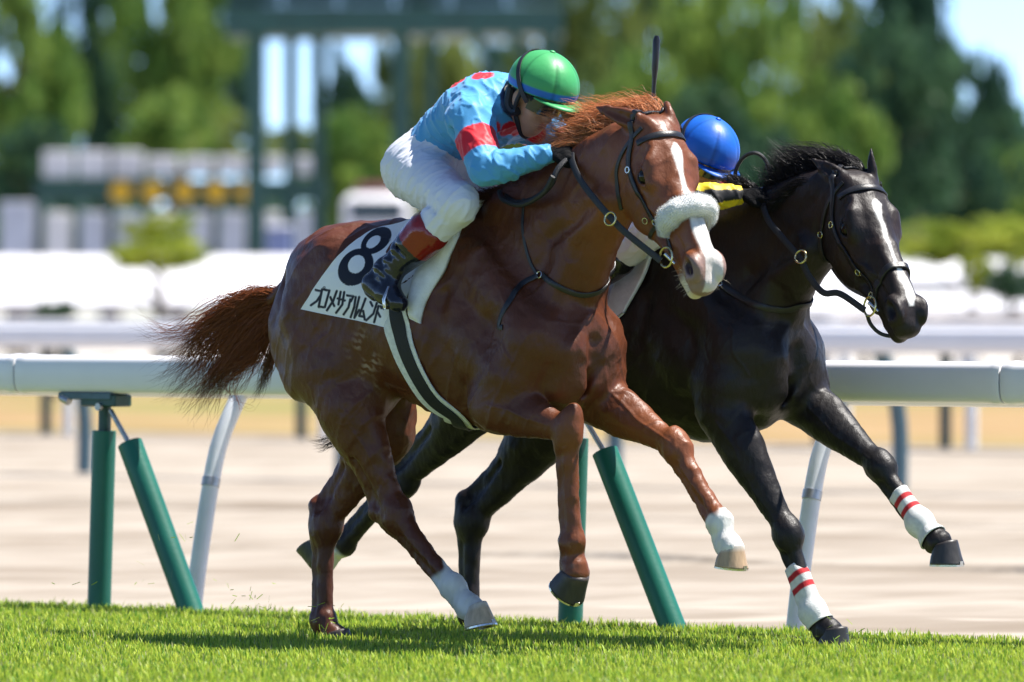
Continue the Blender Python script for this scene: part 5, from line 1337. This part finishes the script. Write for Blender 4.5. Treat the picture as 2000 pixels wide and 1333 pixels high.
def ground_mat(name, c1, c2, sc, bump, rough=.9, stretch=(1, 1, 1), c3=None):
    m = bpy.data.materials.new(name); m.use_nodes = True; nt = m.node_tree; N, L = nt.nodes, nt.links; b = N['Principled BSDF']
    b.inputs['Roughness'].default_value = rough; b.inputs['Specular IOR Level'].default_value = .15
    tc = N.new('ShaderNodeTexCoord'); mp = N.new('ShaderNodeMapping'); mp.inputs['Rotation'].default_value = (0, 0, TH); mp.inputs['Scale'].default_value = stretch
    L.new(tc.outputs['Object'], mp.inputs[0])
    n1 = N.new('ShaderNodeTexNoise'); n1.inputs['Scale'].default_value = sc; n1.inputs['Detail'].default_value = 8; n1.inputs['Roughness'].default_value = .65; L.new(mp.outputs[0], n1.inputs[0])
    r = N.new('ShaderNodeValToRGB'); r.color_ramp.elements[0].position = .35; r.color_ramp.elements[1].position = .68
    r.color_ramp.elements[0].color = (*c1, 1); r.color_ramp.elements[1].color = (*c2, 1); L.new(n1.outputs[0], r.inputs[0]); out = r.outputs[0]
    if c3:
        n2 = N.new('ShaderNodeTexNoise'); n2.inputs['Scale'].default_value = sc * .17; n2.inputs['Detail'].default_value = 4; L.new(mp.outputs[0], n2.inputs[0])
        mx = N.new('ShaderNodeMix'); mx.data_type = 'RGBA'; mr = N.new('ShaderNodeMapRange'); mr.inputs[1].default_value = .48; mr.inputs[2].default_value = .66
        L.new(n2.outputs[0], mr.inputs[0]); L.new(mr.outputs[0], mx.inputs[0]); L.new(out, mx.inputs[6]); mx.inputs[7].default_value = (*c3, 1); out = mx.outputs[2]
    L.new(out, b.inputs['Base Color'])
    nb = N.new('ShaderNodeTexNoise'); nb.inputs['Scale'].default_value = sc * 6; nb.inputs['Detail'].default_value = 4; L.new(mp.outputs[0], nb.inputs[0])
    bp = N.new('ShaderNodeBump'); bp.inputs['Strength'].default_value = bump; bp.inputs['Distance'].default_value = .02; L.new(nb.outputs[0], bp.inputs['Height']); L.new(bp.outputs[0], b.inputs['Normal'])
    return m

EDGE = .10
m_turf = ground_mat('turf_soil', (.095, .12, .035), (.14, .17, .05), 6, .6)
m_sand = ground_mat('track_sand', (.265, .226, .180), (.41, .362, .305), 3.4, .6, stretch=(.022, 1.0, 1), c3=(.225, .185, .142))
m_dry = ground_mat('dry_grass', (.26, .165, .075), (.36, .25, .125), .5, .5, c3=(.20, .19, .06))
m_pale = ground_mat('pale_infield', (.40, .37, .34), (.52, .49, .46), .08, .2, c3=(.22, .27, .15))

m = Mesh(); m.loft([[G(s, -60), G(s, EDGE), G(s, EDGE + .05, -.035), G(s, EDGE + .07, -.16), G(s, -60, -.16)] for s in np.linspace(-160, 160, 9)]); o = m.obj('turf_ground', m_turf); tag(o, 'green turf course the horses gallop on', kind='structure')
# sand with harrow ripples running along the track
pp = np.concatenate([np.arange(EDGE + .02, 7.3, .05), np.arange(7.3, 8.2, .012), np.arange(8.2, 14, .05), np.arange(14, 15, .02), np.arange(15, 34, .25)]); ss = np.concatenate([np.linspace(-45, -9, 13), np.linspace(-8.7, 14, 76), np.linspace(15, 45, 11)])
rr = np.random.default_rng(5); S_, P_ = np.meshgrid(ss, pp, indexing='ij')
zz = -.10 + .007 * np.sin(P_ * 9.1 + .35 * np.sin(S_ * .31)) + .006 * np.sin(P_ * 4.3 + 1 + .4 * np.sin(S_ * .23 + 1)) + .005 * np.sin(P_ * 14.7 + 2 + .6 * np.sin(S_ * .5))
zz += .020 * (1 + np.tanh((P_ - 7.72 - .05 * np.sin(S_ * .6) - .03 * np.sin(S_ * 2.3)) / .018)) * (1.0 + .5 * np.sin(S_ * 1.7)) * np.exp(-np.maximum(P_ - 7.72, 0) / .5) + .012 * (1 + np.tanh((P_ - 14.5 - .08 * np.sin(S_ * .5)) / .03)) * np.exp(-np.maximum(P_ - 14.5, 0) / .5) + .02 * np.exp(-((P_ - 9.3 - .1 * np.sin(S_ * .4)) / .15) ** 2)
V = np.array([RAIL0[0], RAIL0[1], 0]) + S_[..., None] * F3 + P_[..., None] * L3 + zz[..., None] * Z3
o = mesh_obj('sand_track', V.reshape(-1, 3), sheet_faces(*S_.shape)[:, ::-1], m_sand); tag(o, 'pale sand dirt track beyond the rail', kind='structure')
m = Mesh(); m.add([G(-400, EDGE, -.125), G(400, EDGE, -.125), G(400, 40, -.125), G(-400, 40, -.125)], [(0, 1, 2, 3)]); tag(m.obj('sand_base', m_sand), 'sand under the track', kind='structure')
m = Mesh(); m.add([G(-500, 33.4, -.09), G(500, 33.4, -.09), G(500, 62, -.09), G(-500, 62, -.09)], [(0, 1, 2, 3)]); tag(m.obj('dry_verge', m_dry), 'dry straw-coloured verge beyond the sand', kind='structure')
m = Mesh(); m.add([G(-1300, -1300, -.20), G(1300, -1300, -.20), G(1300, 1300, -.20), G(-1300, 1300, -.20)], [(0, 1, 2, 3)]); tag(m.obj('infield_ground', m_pale), 'pale infield ground reaching the horizon', kind='structure')

# ---- grass blades over the part of the turf in view
def grass(name, n, smin, smax, pmin, pmax, hmin, hmax, wd, seed, label):
    r = np.random.default_rng(seed); s = r.uniform(smin, smax, n); p = r.uniform(pmin, pmax, n)
    b = np.array([RAIL0[0], RAIL0[1], 0]) + s[:, None] * F3 + p[:, None] * L3
    x = 1000 + FPX * b[:, 0] / b[:, 1]; keep = (x > -260) & (x < 2260) & (b[:, 1] > 24.5); b = b[keep]; s = s[keep]; p = p[keep]; n = len(b)
    cl = .5 + .5 * np.sin(s * 7 + 2 * np.sin(p * 5)) * np.sin(p * 9 + 1.7 * np.sin(s * 6)); cl = np.clip(cl + r.normal(0, .25, n), 0, 1)
    h = (hmin + (hmax - hmin) * cl * r.random(n))[:, None]; a = r.uniform(0, 2 * math.pi, n); sd_ = np.stack([np.cos(a), np.sin(a), np.zeros(n)], 1); ln = np.stack([np.cos(a + 1.57), np.sin(a + 1.57), np.zeros(n)], 1) * r.uniform(-1, 1, (n, 1))
    w_ = (wd * r.uniform(.6, 1.3, n))[:, None]
    v = np.stack([b - sd_ * w_, b + sd_ * w_, b + sd_ * w_ * .8 + ln * h * .25 + Z3 * h * .6, b - sd_ * w_ * .8 + ln * h * .25 + Z3 * h * .6, b + ln * h * .75 + Z3 * h], 1).reshape(-1, 3)
    k = np.arange(n)[:, None] * 5; t = np.vstack([k + [0, 1, 2], k + [0, 2, 3], k + [3, 2, 4]])
    g = r.random((n, 1)); yel = np.array([.58, .60, .085]); grn = np.array([.34, .51, .045]); drk = np.array([.15, .30, .034])
    c = grn * (1 - .8 * g) + yel * .8 * g; q = (r.random((n, 1)) < .22); c = np.where(q, drk, c); c = c * r.uniform(.8, 1.2, (n, 1)); pale = (r.random((n, 1)) < .035); c = np.where(pale, np.array([.42, .42, .20]), c)
    o = mesh_obj(name, v, t, M['grass'], None, col=np.repeat(c, 5, axis=0)); return tag(o, label, 'grass', kind='stuff')
M['grass'] = mat('grass_blade', attr=True, rough=.45, spec=.25, trans=.40)
grass('grass', 210000, -5.5, 5.5, -5.6, EDGE + .02, .014, .044, .0025, 1, 'short bright green turf grass under the horses')

# blades and crumbs of turf thrown up by the hooves
rf_ = np.random.default_rng(31); bits = []
for (x, y, d, n, sx, sy) in ((500, 1180, 29.6, 34, 40, 22), (330, 1130, 29.6, 10, 120, 60), (640, 1215, 29.4, 16, 30, 20), (940, 1215, 28.9, 14, 40, 15), (1640, 1235, 28.6, 14, 40, 20), (200, 1040, 29.8, 8, 160, 120)):
    for _ in range(n): bits.append((x + rf_.normal(0, sx), y + min(rf_.normal(0, sy), 10), d + rf_.normal(0, .15)))
V = []
for x, y, d in bits:
    c = np.array([(x - 1000) / FPX * d, d, max(.03, CAMH - (y - HORY) / FPX * d)]); a = unit(rf_.normal(0, 1, 3)); b = unit(np.cross(a, rf_.normal(0, 1, 3))); L = .006 + .014 * rf_.random()
    V += [c - a * L - b * .0015, c - a * L + b * .0015, c + a * L + b * .0015, c + a * L - b * .0015]
tag(mesh_obj('flying_turf', V, np.arange(len(V)).reshape(-1, 4), M['grass'], None, col=np.tile(np.array([.30, .42, .05]), (len(V), 1)), smooth=False), 'blades of cut grass thrown up behind the hooves', 'grass', kind='stuff')

# ---- near running rail
m_white = mat('white_plastic', (.82, .81, .82), rough=.32, spec=.4, noise=(3, .95, 1.02), bump=(8, .03))
m_green = mat('green_padding', (.006, .125, .085), rough=.42, noise=(4, .85, 1.12), bump=(60, .06))
m_grn_d = mat('green_steel', (.012, .060, .050), rough=.4, noise=(20, .8, 1.2))
m_galv = mat('galvanised_steel', (.42, .43, .43), rough=.38, metal=.8, noise=(30, .8, 1.1))
m_blue = mat('bluegrey_steel', (.06, .12, .15), rough=.45, noise=(20, .85, 1.15))
m_dkpost = mat('dark_post', (.020, .045, .045), rough=.5)
m_postw = mat('white_tube', (.70, .72, .74), rough=.35, noise=(6, .85, 1.05), bump=(20, .1))

def beam_ring(s, p, z, hh, dd, grow=0.0, n=20):
    ring = []
    for t in np.linspace(0, 2 * math.pi, n, endpoint=False):
        c, q = math.cos(t), math.sin(t); x = math.copysign(abs(c) ** .55, c) * (dd / 2 + grow); y = math.copysign(abs(q) ** .62, q) * (hh / 2 + grow); ring.append(G(s, p + x, z + y))
    return ring
def beam(s0, s1, p, z, hh, dd, name, mt, parent, lip=True):
    m = Mesh(); e = .035
    st = [(s0 + .003, -.012), (s0 + .004, .0), (s0 + e, .004), (s0 + e * 1.6, 0)] if lip else [(s0, 0)]
    en = [(s1 - e * 1.6, 0), (s1 - e, .004), (s1 - .004, .0), (s1 - .003, -.012)] if lip else [(s1, 0)]
    m.loft([beam_ring(s, p, z, hh, dd, g) for s, g in st + en]); return m.obj(name, mt, parent, smooth=True)

def rail_root(name, p, label): r = empty(name, tuple(G(0, p))); tag(r, label, 'rail', 'white rails along the track'); return r
def loc(root, m):                                   # shift collected world points into a root's own frame
    o = np.array(root.location); m.V = [tuple(np.array(v) - o) for v in m.V]; return m

r1 = rail_root('running_rail', 0, 'nearest white rail on green padded posts right behind the horses')
sj0, sj1 = s_at(48, 0), s_at(1972, 0); L_ = sj1 - sj0
def put(m, name, mt, root, smooth=True): return loc(root, m).obj(name, mt, root, smooth=smooth)
for k in (-2, -1, 0, 1, 2):
    m = Mesh(); s0, s1 = sj0 + L_ * k, sj0 + L_ * (k + 1); e = .035
    m.loft([beam_ring(s, 0, .968, .158, .130, g) for s, g in ((s0 + .004, -.012), (s0 + .005, 0), (s0 + e, .005), (s0 + e * 1.7, 0), (s1 - e * 1.7, 0), (s1 - e, .005), (s1 - .005, 0), (s1 - .004, -.012))])
    put(m, 'rail_section', m_white, r1)
sv0, sv1 = s_at(192, 0), s_at(1112, 0)
for k in (-2, -1, 0, 1, 2, 3):
    s = sv0 + (sv1 - sv0) * k
    tp = G(s + .035, .0, .735)
    m = Mesh(); m.tube([G(s, 0, -.1), lerp(G(s, 0, -.1), tp, .5), tp], .049, 24); po = put(m, 'post_padding', m_green, r1)
    m = Mesh(); m.tube([G(s + .035, 0, .70), G(s + .04, 0, .90)], .027, 14)
    m.box(G(s + .045, 0, .86), (.20, .10, .05), RAX, .006); put(m, 'post_bracket', m_grn_d, r1)
    m = Mesh(); m.box(G(s - .03, -.0, .878), (.30, .11, .03), RAX, .004); put(m, 'rail_saddle', m_blue, r1)
    m = Mesh(); m.tube([G(s + .055, -.062, .835), G(s + .055, -.045, .835)], .016, 12); m.tube([G(s - .16, -.05, .87), G(s - .12, -.05, .855)], .018, 12); put(m, 'bolt', m_galv, r1)['kind'] = 'stuff'
    a, b = G(s + .09, -.02, .82), G(s + .215, -.02, .66)
    m = Mesh(); m.tube([a, b], .011, 10); put(m, 'brace_rod', m_galv, r1)
    c, d = G(s + .20, -.02, .685), G(s + .60, -.02, -.1)
    m = Mesh(); m.tube([c, lerp(c, d, .5), d], .052, 24); put(m, 'brace_padding', m_green, r1)
# rail of the sand track close behind it, on white goose-neck tubes
r1b = rail_root('sand_track_rail', .55, 'rail on leaning white tube posts just behind the nearest rail')
m = Mesh(); m.loft([beam_ring(s, .62, .93, .13, .11) for s in (-14, -5, 5, 14)]); put(m, 'rail_beam', m_white, r1b)
for x in (370, 1545, -800, 2720):
    s = s_at(x, .30)
    m = Mesh(); m.tube(catmull([G(s, .30, -.15), G(s, .36, .20), G(s, .46, .62), G(s + .02, .53, .80), G(s + .02, .60, .90)], 16), .036, 18); put(m, 'tube_post', m_postw, r1b)
    m = Mesh(); m.tube([G(s, .425, .50), G(s, .435, .535)], .039, 18); put(m, 'joint_collar', m_galv, r1b)
# farther rails
def far_rail(name, p, label, z, hh, xs, rad, mt, bend, span, x2=None):
    r = rail_root(name, p, label); L = 6.0
    for k in range(int(-span / L), int(span / L)):
        m = Mesh(); m.loft([beam_ring(s, p - bend, z, hh, .13) for s in (k * L + .008, k * L + L - .008)]); put(m, 'rail_section', m_white, r)
    for x in xs:
        s = s_at(x, p); m = Mesh(); m.tube(catmull([G(s, p, -.15), G(s, p, .35), G(s, p - bend * .35, .68), G(s, p - bend, z - .02)], 12), rad, 14); put(m, 'post', mt, r)
        if x2: m = Mesh(); m.tube([G(s + x2, p + .05, -.12), G(s + x2, p + .05, z - .05)], rad * .95, 12); put(m, 'post', m_postw, r)
    return r
far_rail('running_rail', 20.6, 'middle white rail on bent blue-grey posts across the sand', .965, .175, (-365, 165, 668, 1200, 1757, 2310), .060, m_blue, .26, 30)
far_rail('running_rail', 32.2, 'far white rail on paired dark and white posts at the straw verge', .97, .16, (-420, 90, 588, 1085, 1600, 1846, 2360), .055, m_dkpost, .0, 36, .26)
far_rail('running_rail', 62, 'farthest thin white rail before the infield wall', 1.0, .14, tuple(range(-200, 2300, 260)), .06, m_postw, .0, 48)
# tufts along the far edge of the sand
rt = np.random.default_rng(9); n = 5200; s = rt.uniform(-14, 14, n); p = 33.3 + np.abs(rt.normal(0, .5, n)); hgt = .06 + .22 * rt.random(n) * (np.sin(s * 2.2) * np.sin(s * .9 + 1) > .1)
b = np.array([RAIL0[0], RAIL0[1], -.1]) + s[:, None] * F3 + p[:, None] * L3; a = rt.uniform(0, 6.28, n); sd_ = np.stack([np.cos(a), np.sin(a), 0 * a], 1) * .012
v = np.stack([b - sd_, b + sd_, b + Z3 * hgt[:, None] + rt.normal(0, .04, (n, 3))], 1).reshape(-1, 3); c = np.where(rt.random((n, 1)) < .5, np.array([.16, .18, .04]), np.array([.36, .27, .13]))
tag(mesh_obj('verge_tufts', v, np.arange(3 * n).reshape(-1, 3), M['grass'], None, col=np.repeat(c, 3, axis=0)), 'straw and weed tufts along the far edge of the sand', 'grass', kind='stuff')
# ------------------------------------------------------------------ far background, each thing at its own depth
def at(x, y, d): return np.array([(x - 1000) / FPX * d, d, CAMH - (y - HORY) / FPX * d])
GZ = -.2
IMG = [np.array([1., 0, 0]), np.array([0, 1., 0]), Z3]
m_wall = mat('white_boarding', (.74, .73, .75), rough=.6, noise=(1.2, .9, 1.04))
m_navy = mat('blue_panel', (.16, .20, .36), rough=.5, noise=(2, .8, 1.2))
m_tower = mat('tower_green', (.012, .062, .050), rough=.45, noise=(3, .85, 1.15))
m_yel = mat('yellow_disc', (.70, .40, .01), rough=.5)
m_lav = mat('pale_pad', (.50, .53, .62), rough=.6, noise=(2, .85, 1.1))
m_glassd = mat('dark_glass', (.02, .03, .04), rough=.1)
m_tyre = mat('tyre_rubber', (.015, .015, .015), rough=.8)
m_red = mat('red_paint', (.11, .035, .035), rough=.4)

def boxpart(name, x0, x1, y0, y1, d, dep, mt, root, bev=.02):
    a, b = at(x0, y1, d), at(x1, y0, d); c = (a + b) / 2 + [0, dep / 2, 0]; m = Mesh(); m.box(c, (abs(b[0] - a[0]), dep, abs(b[2] - a[2])), IMG, bev); return put(m, name, mt, root)
def root_at(name, x, d, label, cat, group=None): o = empty(name, tuple(at(x, HORY, d) * [1, 1, 0] + [0, 0, GZ])); return tag(o, label, cat, group)

# white infield walls
def wall(x0, x1, ytop, ybot, d, label, npan):
    r = root_at('boarding_wall', (x0 + x1) / 2, d, label, 'wall', 'white boarding walls'); w_ = (x1 - x0) / npan
    for i in range(npan):                                           # panels lie back on a bank, so the sun reaches them
        xa, xb = x0 + i * w_ + w_ * .003, x0 + (i + 1) * w_ - w_ * .003; k = (d + 7) / d; m = Mesh()
        q = [at(xa, ybot, d), at(xb, ybot, d), at(1000 + (xb - 1000), ytop, d + 7), at(1000 + (xa - 1000), ytop, d + 7)]; q = [v_ for v_ in q]; m.add(q + [v_ - Z3 * .12 for v_ in q], [(0, 1, 2, 3), (7, 6, 5, 4), (4, 5, 1, 0), (5, 6, 2, 1), (6, 7, 3, 2), (7, 4, 0, 3)]); put(m, 'panel', m_wall, r, False)
    for i in range(npan + 1): boxpart('wall_post', x0 + i * w_ - 5, x0 + i * w_ + 5, ybot - 3, ybot + 10, d - .2, .12, m_wall, r)
    return r
wall(-420, 640, 500, 592, 122, 'long white boarding wall at left below the starting gate', 8)
wall(1180, 1640, 520, 592, 125, 'white boarding wall showing between the two horses', 4)
wall(1590, 2020, 503, 548, 128, 'upper white boarding wall at right below the hedge', 3)
wall(1560, 2400, 572, 606, 112, 'low white boarding wall at far right', 5)
# starting gate parked on the infield
g = root_at('starting_gate', 330, 158, 'white starting gate with yellow number discs parked at left', 'starting gate')
for i in range(9):
    x = 80 + i * 68
    boxpart('stall_divider', x - 6, x + 6, 365, 600, 158.3, 3.0, m_tower, g)
    if i < 8:
        boxpart('stall_gate', x + 9, x + 59, 415, 560, 158, .15, m_lav if i % 3 else m_wall, g)
        boxpart('sign_panel', x + 4, x + 64, 296 if i < 3 else 306, 348 if i < 3 else 342, 157.6, .12, m_wall, g)
        if i in (2, 3, 4, 5, 6):
            c = at(x + 20 + (i - 2) * -6 + 0, 375, 157.3); m = Mesh(); m.tube([c, c + [0, .05, 0]], .22, 20); put(m, 'number_disc', m_yel, g)
boxpart('top_beam', 66, 640, 352, 392, 157.5, .4, m_tower, g)
boxpart('wheel_housing', 0, 66, 395, 560, 158, 2.0, m_lav, g)
# green steel tower
t = root_at('patrol_tower', 770, 150, 'tall green steel tower with a deck rising behind the rider', 'tower')
for x, w_, y1, dd in ((500, 36, 640, 0), (568, 25, 640, 3.0), (622, 28, 640, 3.2), (783, 32, 640, 0), (842, 26, 640, 3), (1075, 32, 640, .1)):
    boxpart('column', x - w_ / 2, x + w_ / 2, 60, y1, 150 + dd, w_ / 101 * 1.0, m_tower, t, .01)
boxpart('deck_beam', 436, 1100, 12, 66, 149.5, 4.4, m_tower, t)
for i, x in enumerate((440, 550, 660, 770, 880, 990)):
    boxpart('wall_panel', x + 1, x + 109, -240, 11, 149.9, .1, m_tower if i % 2 == 0 else m_grn_d, t)
boxpart('roof', 420, 1120, -268, -242, 149.2, 5.2, m_grn_d, t)
for (xa, ya, xb, yb) in ((925, 66, 1005, 200), (1075, 200, 1000, 66)):
    a, b = at(xa, ya, 150.1), at(xb, yb, 150.1); m = Mesh(); m.tube([a, b], .11, 8); put(m, 'brace', m_tower, t)
# white van between the columns
v = root_at('parked_van', 735, 138, 'white van parked between the tower columns', 'van')
boxpart('body', 668, 800, 378, 560, 138, 2.0, m_wall, v, .15); boxpart('cab_roof', 690, 790, 356, 384, 138.2, 1.6, m_red, v, .1)
boxpart('windscreen', 684, 786, 392, 432, 137.96, .06, m_glassd, v)
for x in (692, 776):
    c = at(x, 556, 137.9); m = Mesh(); m.tube([c, c + [0, .25, 0]], .34, 18); put(m, 'wheel', m_tyre, v)
# blue equipment box
b_ = root_at('equipment_box', 560, 136, 'blue equipment box beside the tower column', 'box'); boxpart('body', 520, 570, 445, 560, 136, 1.0, m_navy, b_, .05); boxpart('lid', 517, 573, 438, 447, 135.98, 1.06, m_lav, b_, .03)

# ---- trees
def foliage_mat(name, c1, c2):
    m = bpy.data.materials.new(name); m.use_nodes = True; nt = m.node_tree; N, L = nt.nodes, nt.links; b = N['Principled BSDF']
    at_ = N.new('ShaderNodeAttribute'); at_.attribute_name = 'Col'; oi = N.new('ShaderNodeObjectInfo')
    mx = N.new('ShaderNodeMix'); mx.data_type = 'RGBA'; mx.inputs[6].default_value = (*c1, 1); mx.inputs[7].default_value = (*c2, 1); L.new(at_.outputs['Fac'], mx.inputs[0])
    L.new(mx.outputs[2], b.inputs['Base Color']); b.inputs['Roughness'].default_value = .55; b.inputs['Specular IOR Level'].default_value = .2
    tr = N.new('ShaderNodeBsdfTranslucent'); ms = N.new('ShaderNodeMixShader'); ms.inputs[0].default_value = .48
    L.new(mx.outputs[2], tr.inputs[0]); L.new(b.outputs[0], ms.inputs[1]); L.new(tr.outputs[0], ms.inputs[2]); L.new(ms.outputs[0], N['Material Output'].inputs[0]); return m
FOL = [foliage_mat('bright_leaves', (.085, .175, .034), (.24, .34, .07)), foliage_mat('dark_leaves', (.026, .072, .044), (.066, .138, .062)), foliage_mat('olive_leaves', (.095, .15, .04), (.23, .28, .07)), foliage_mat('lime_leaves', (.20, .27, .03), (.42, .46, .06))]
m_bark = mat('bark', (.09, .07, .05), rough=.9, noise=(6, .7, 1.3), bump=(12, .6))
def crown_mesh(seed, n=3600, ncl=46, leaf=.030, conical=False):
    """unit tree crown: radius 1 wide, 0..1 tall"""
    r = np.random.default_rng(seed); C = []
    while len(C) < ncl:
        p = r.uniform(-1, 1, 3)
        if np.linalg.norm(p) > 1: continue
        if conical: h_ = (p[2] + 1) / 2; p[:2] *= (1.05 - h_) * .95
        C.append(p)
    C = np.array(C); C[:, 2] = C[:, 2] * .5 + .5; rad = r.uniform(.16, .30, ncl) * (.8 if conical else 1)
    k = r.integers(0, ncl, n); d = unit_rows(r.normal(0, 1, (n, 3))) * (r.random((n, 1)) ** .45); P_ = C[k] + d * rad[k][:, None] * [1, 1, .62]
    a = unit_rows(r.normal(0, 1, (n, 3))); b = unit_rows(np.cross(a, r.normal(0, 1, (n, 3)))); sz = leaf * r.uniform(.6, 1.5, (n, 1))
    v = np.stack([P_ - a * sz, P_ - b * sz * .55, P_ + a * sz, P_ + b * sz * .55], 1).reshape(-1, 3); v[:, 2] = v[:, 2]
    c = np.clip(.5 + .35 * r.normal(0, 1, ncl)[k] + .2 * r.normal(0, 1, n), 0, 1); return v, np.arange(4 * n).reshape(-1, 4), np.repeat(np.repeat(c[:, None], 3, 1), 4, axis=0)
CROWN = {}
def tree(x, d, ytop, ybot, wpx, kind, seed, name, label, conical=False, group='trees behind the infield'):
    sc = d / FPX; H_ = (HORY - ytop) * sc + CAMH - GZ; zb = (HORY - ybot) * sc + CAMH - GZ; R_ = wpx / 2 * sc
    base = at(x, HORY, d) * [1, 1, 0] + [0, 0, GZ]; e = tag(empty(name, tuple(base), seed * .7), label, 'tree' if 'tree' in name else 'shrub', group)
    key = (seed % 5, conical)
    if key not in CROWN: CROWN[key] = crown_mesh(100 + seed % 5, 4200 if not conical else 3400, 52, .055, conical)
    V, Fq, C = CROWN[key]
    mesh_obj('crown', V * [R_, R_, H_ - zb] + [0, 0, zb], Fq, FOL[kind], e, col=C, smooth=False)
    rr = np.random.default_rng(seed); tr = Mesh(); th = zb + (H_ - zb) * .55; r0 = max(.06, H_ * .022)
    tr.tube([(0, 0, -.05), (rr.normal(0, .05), rr.normal(0, .05), th * .4), (rr.normal(0, .1), rr.normal(0, .1), th)], [r0 * 1.3, r0, r0 * .4], 9)
    for i in range(5):
        z0 = th * (.45 + .1 * i); a = rr.uniform(0, 6.28); tr.tube([(0, 0, z0), (math.cos(a) * R_ * .35, math.sin(a) * R_ * .35, z0 + R_ * .3), (math.cos(a) * R_ * .65, math.sin(a) * R_ * .65, z0 + R_ * .5)], [r0 * .5, r0 * .3, r0 * .12], 6)
    tr.obj('trunk', m_bark, e, smooth=True); return e
TREES = [  # column, depth, top row, crown bottom row, width, kind, conical, label
 (30, 190, -120, 380, 260, 0, 0, 'tall bright green tree at the far left edge'),
 (215, 215, -140, 400, 230, 1, 0, 'dark dense tree second from the left edge'),
 (350, 200, -150, 330, 260, 0, 0, 'tall light green tree left of the tower'),
 (420, 245, -60, 260, 190, 1, 0, 'dark thin-crowned tree just left of the tower with sky beside it'),
 (330, 175, 185, 330, 190, 0, 0, 'low bright green tree above the starting gate'),
 (480, 180, 225, 330, 260, 2, 0, 'low olive tree behind the first tower column'),
 (60, 170, 240, 420, 200, 1, 0, 'low dark tree above the left end of the starting gate'),
 (690, 230, 95, 420, 170, 1, 0, 'dark tree seen between the tower columns'),
 (690, 185, 230, 470, 260, 0, 0, 'low green tree behind the rider\'s back'),
 (840, 220, 40, 470, 240, 2, 0, 'olive tree under the tower deck'),
 (960, 240, 90, 480, 240, 1, 0, 'dark tree behind the green helmet'),
 (1130, 200, -90, 520, 300, 2, 0, 'large olive tree right of the tower'),
 (1290, 240, -120, 520, 300, 1, 0, 'dark tall tree behind the whip'),
 (1240, 178, 130, 540, 300, 0, 0, 'bright rounded tree behind the chestnut\'s ears'),
 (1430, 205, -60, 520, 320, 0, 0, 'tall bright tree above the blue helmet'),
 (1400, 172, 175, 560, 300, 1, 0, 'dark rounded tree behind the blue helmet'),
 (1590, 215, -40, 520, 300, 2, 0, 'olive tree above the black horse\'s mane'),
 (1610, 176, 150, 500, 260, 0, 0, 'bright green tree right behind the black horse\'s ears'),
 (1790, 225, -90, 470, 250, 1, 0, 'tallest dark evergreen at right against the sky'),
 (1730, 185, 70, 460, 280, 1, 0, 'wide dark tree above the black horse\'s head'),
 (1870, 190, 110, 460, 260, 1, 0, 'dark evergreen sloping down to the right sky'),
 (1970, 195, 290, 470, 200, 0, 0, 'low green tree at the right edge under the sky'),
]
for i, (x, d, yt, yb, w_, k, con, lab) in enumerate(TREES): tree(x, d, yt, yb, w_, k, i + 1, 'broadleaf_tree', lab, bool(con))
SHR = [(315, 118, 420, 472, 150, 3, 'clipped pine in front of the starting gate, upper cloud of foliage'), (310, 117, 466, 528, 215, 3, 'low spreading pine in front of the white wall at left'),
 (1440, 120, 505, 560, 150, 3, 'green shrub seen between the two horses'), (1910, 121, 432, 520, 330, 3, 'long green hedge bush at right above the white wall'), (1690, 124, 438, 515, 220, 2, 'olive hedge bush behind the black horse\'s nose'),
 (1905, 108, 488, 560, 70, 3, 'thin leafy plant in front of the right wall'), (1985, 107, 520, 590, 130, 1, 'dark leafy bush at the right edge by the low wall'), (105, 105, 585, 628, 90, 1, 'low dark hedge clump at far left below the wall')]
for i, (x, d, yt, yb, w_, k, lab) in enumerate(SHR): tree(x, d, yt, yb, w_, k, i + 31, 'shrub', lab, False, 'shrubs on the infield')
# distant wood closing the view behind the separate trees
rw = np.random.default_rng(77); n = 26000; x = rw.uniform(-700, 2700, n); d = rw.uniform(255, 300, n); top = 300 + 60 * np.sin(x * .006) + 45 * np.sin(x * .021 + 1) - 170 * np.exp(-((x - 1350) / 420) ** 2) + 120 * np.exp(-((x - 560) / 150) ** 2)
y = top + (570 - top) * rw.random(n) ** .8; P_ = np.stack([(x - 1000) / FPX * d, d, CAMH - (y - HORY) / FPX * d], 1)
a = unit_rows(rw.normal(0, 1, (n, 3))); b = unit_rows(np.cross(a, rw.normal(0, 1, (n, 3)))); sz = rw.uniform(.25, .6, (n, 1)); v4 = np.stack([P_ - a * sz, P_ - b * sz * .6, P_ + a * sz, P_ + b * sz * .6], 1).reshape(-1, 3)
c = np.clip(.5 + .5 * np.sin(x * .03) * np.sin(y * .04 + x * .011) + .2 * rw.normal(0, 1, n), 0, 1)
tag(mesh_obj('distant_wood', v4, np.arange(4 * n).reshape(-1, 4), FOL[1], None, col=np.repeat(np.repeat(c[:, None], 3, 1), 4, axis=0), smooth=False), 'distant mass of dark woodland behind the infield trees', 'wood', kind='stuff')
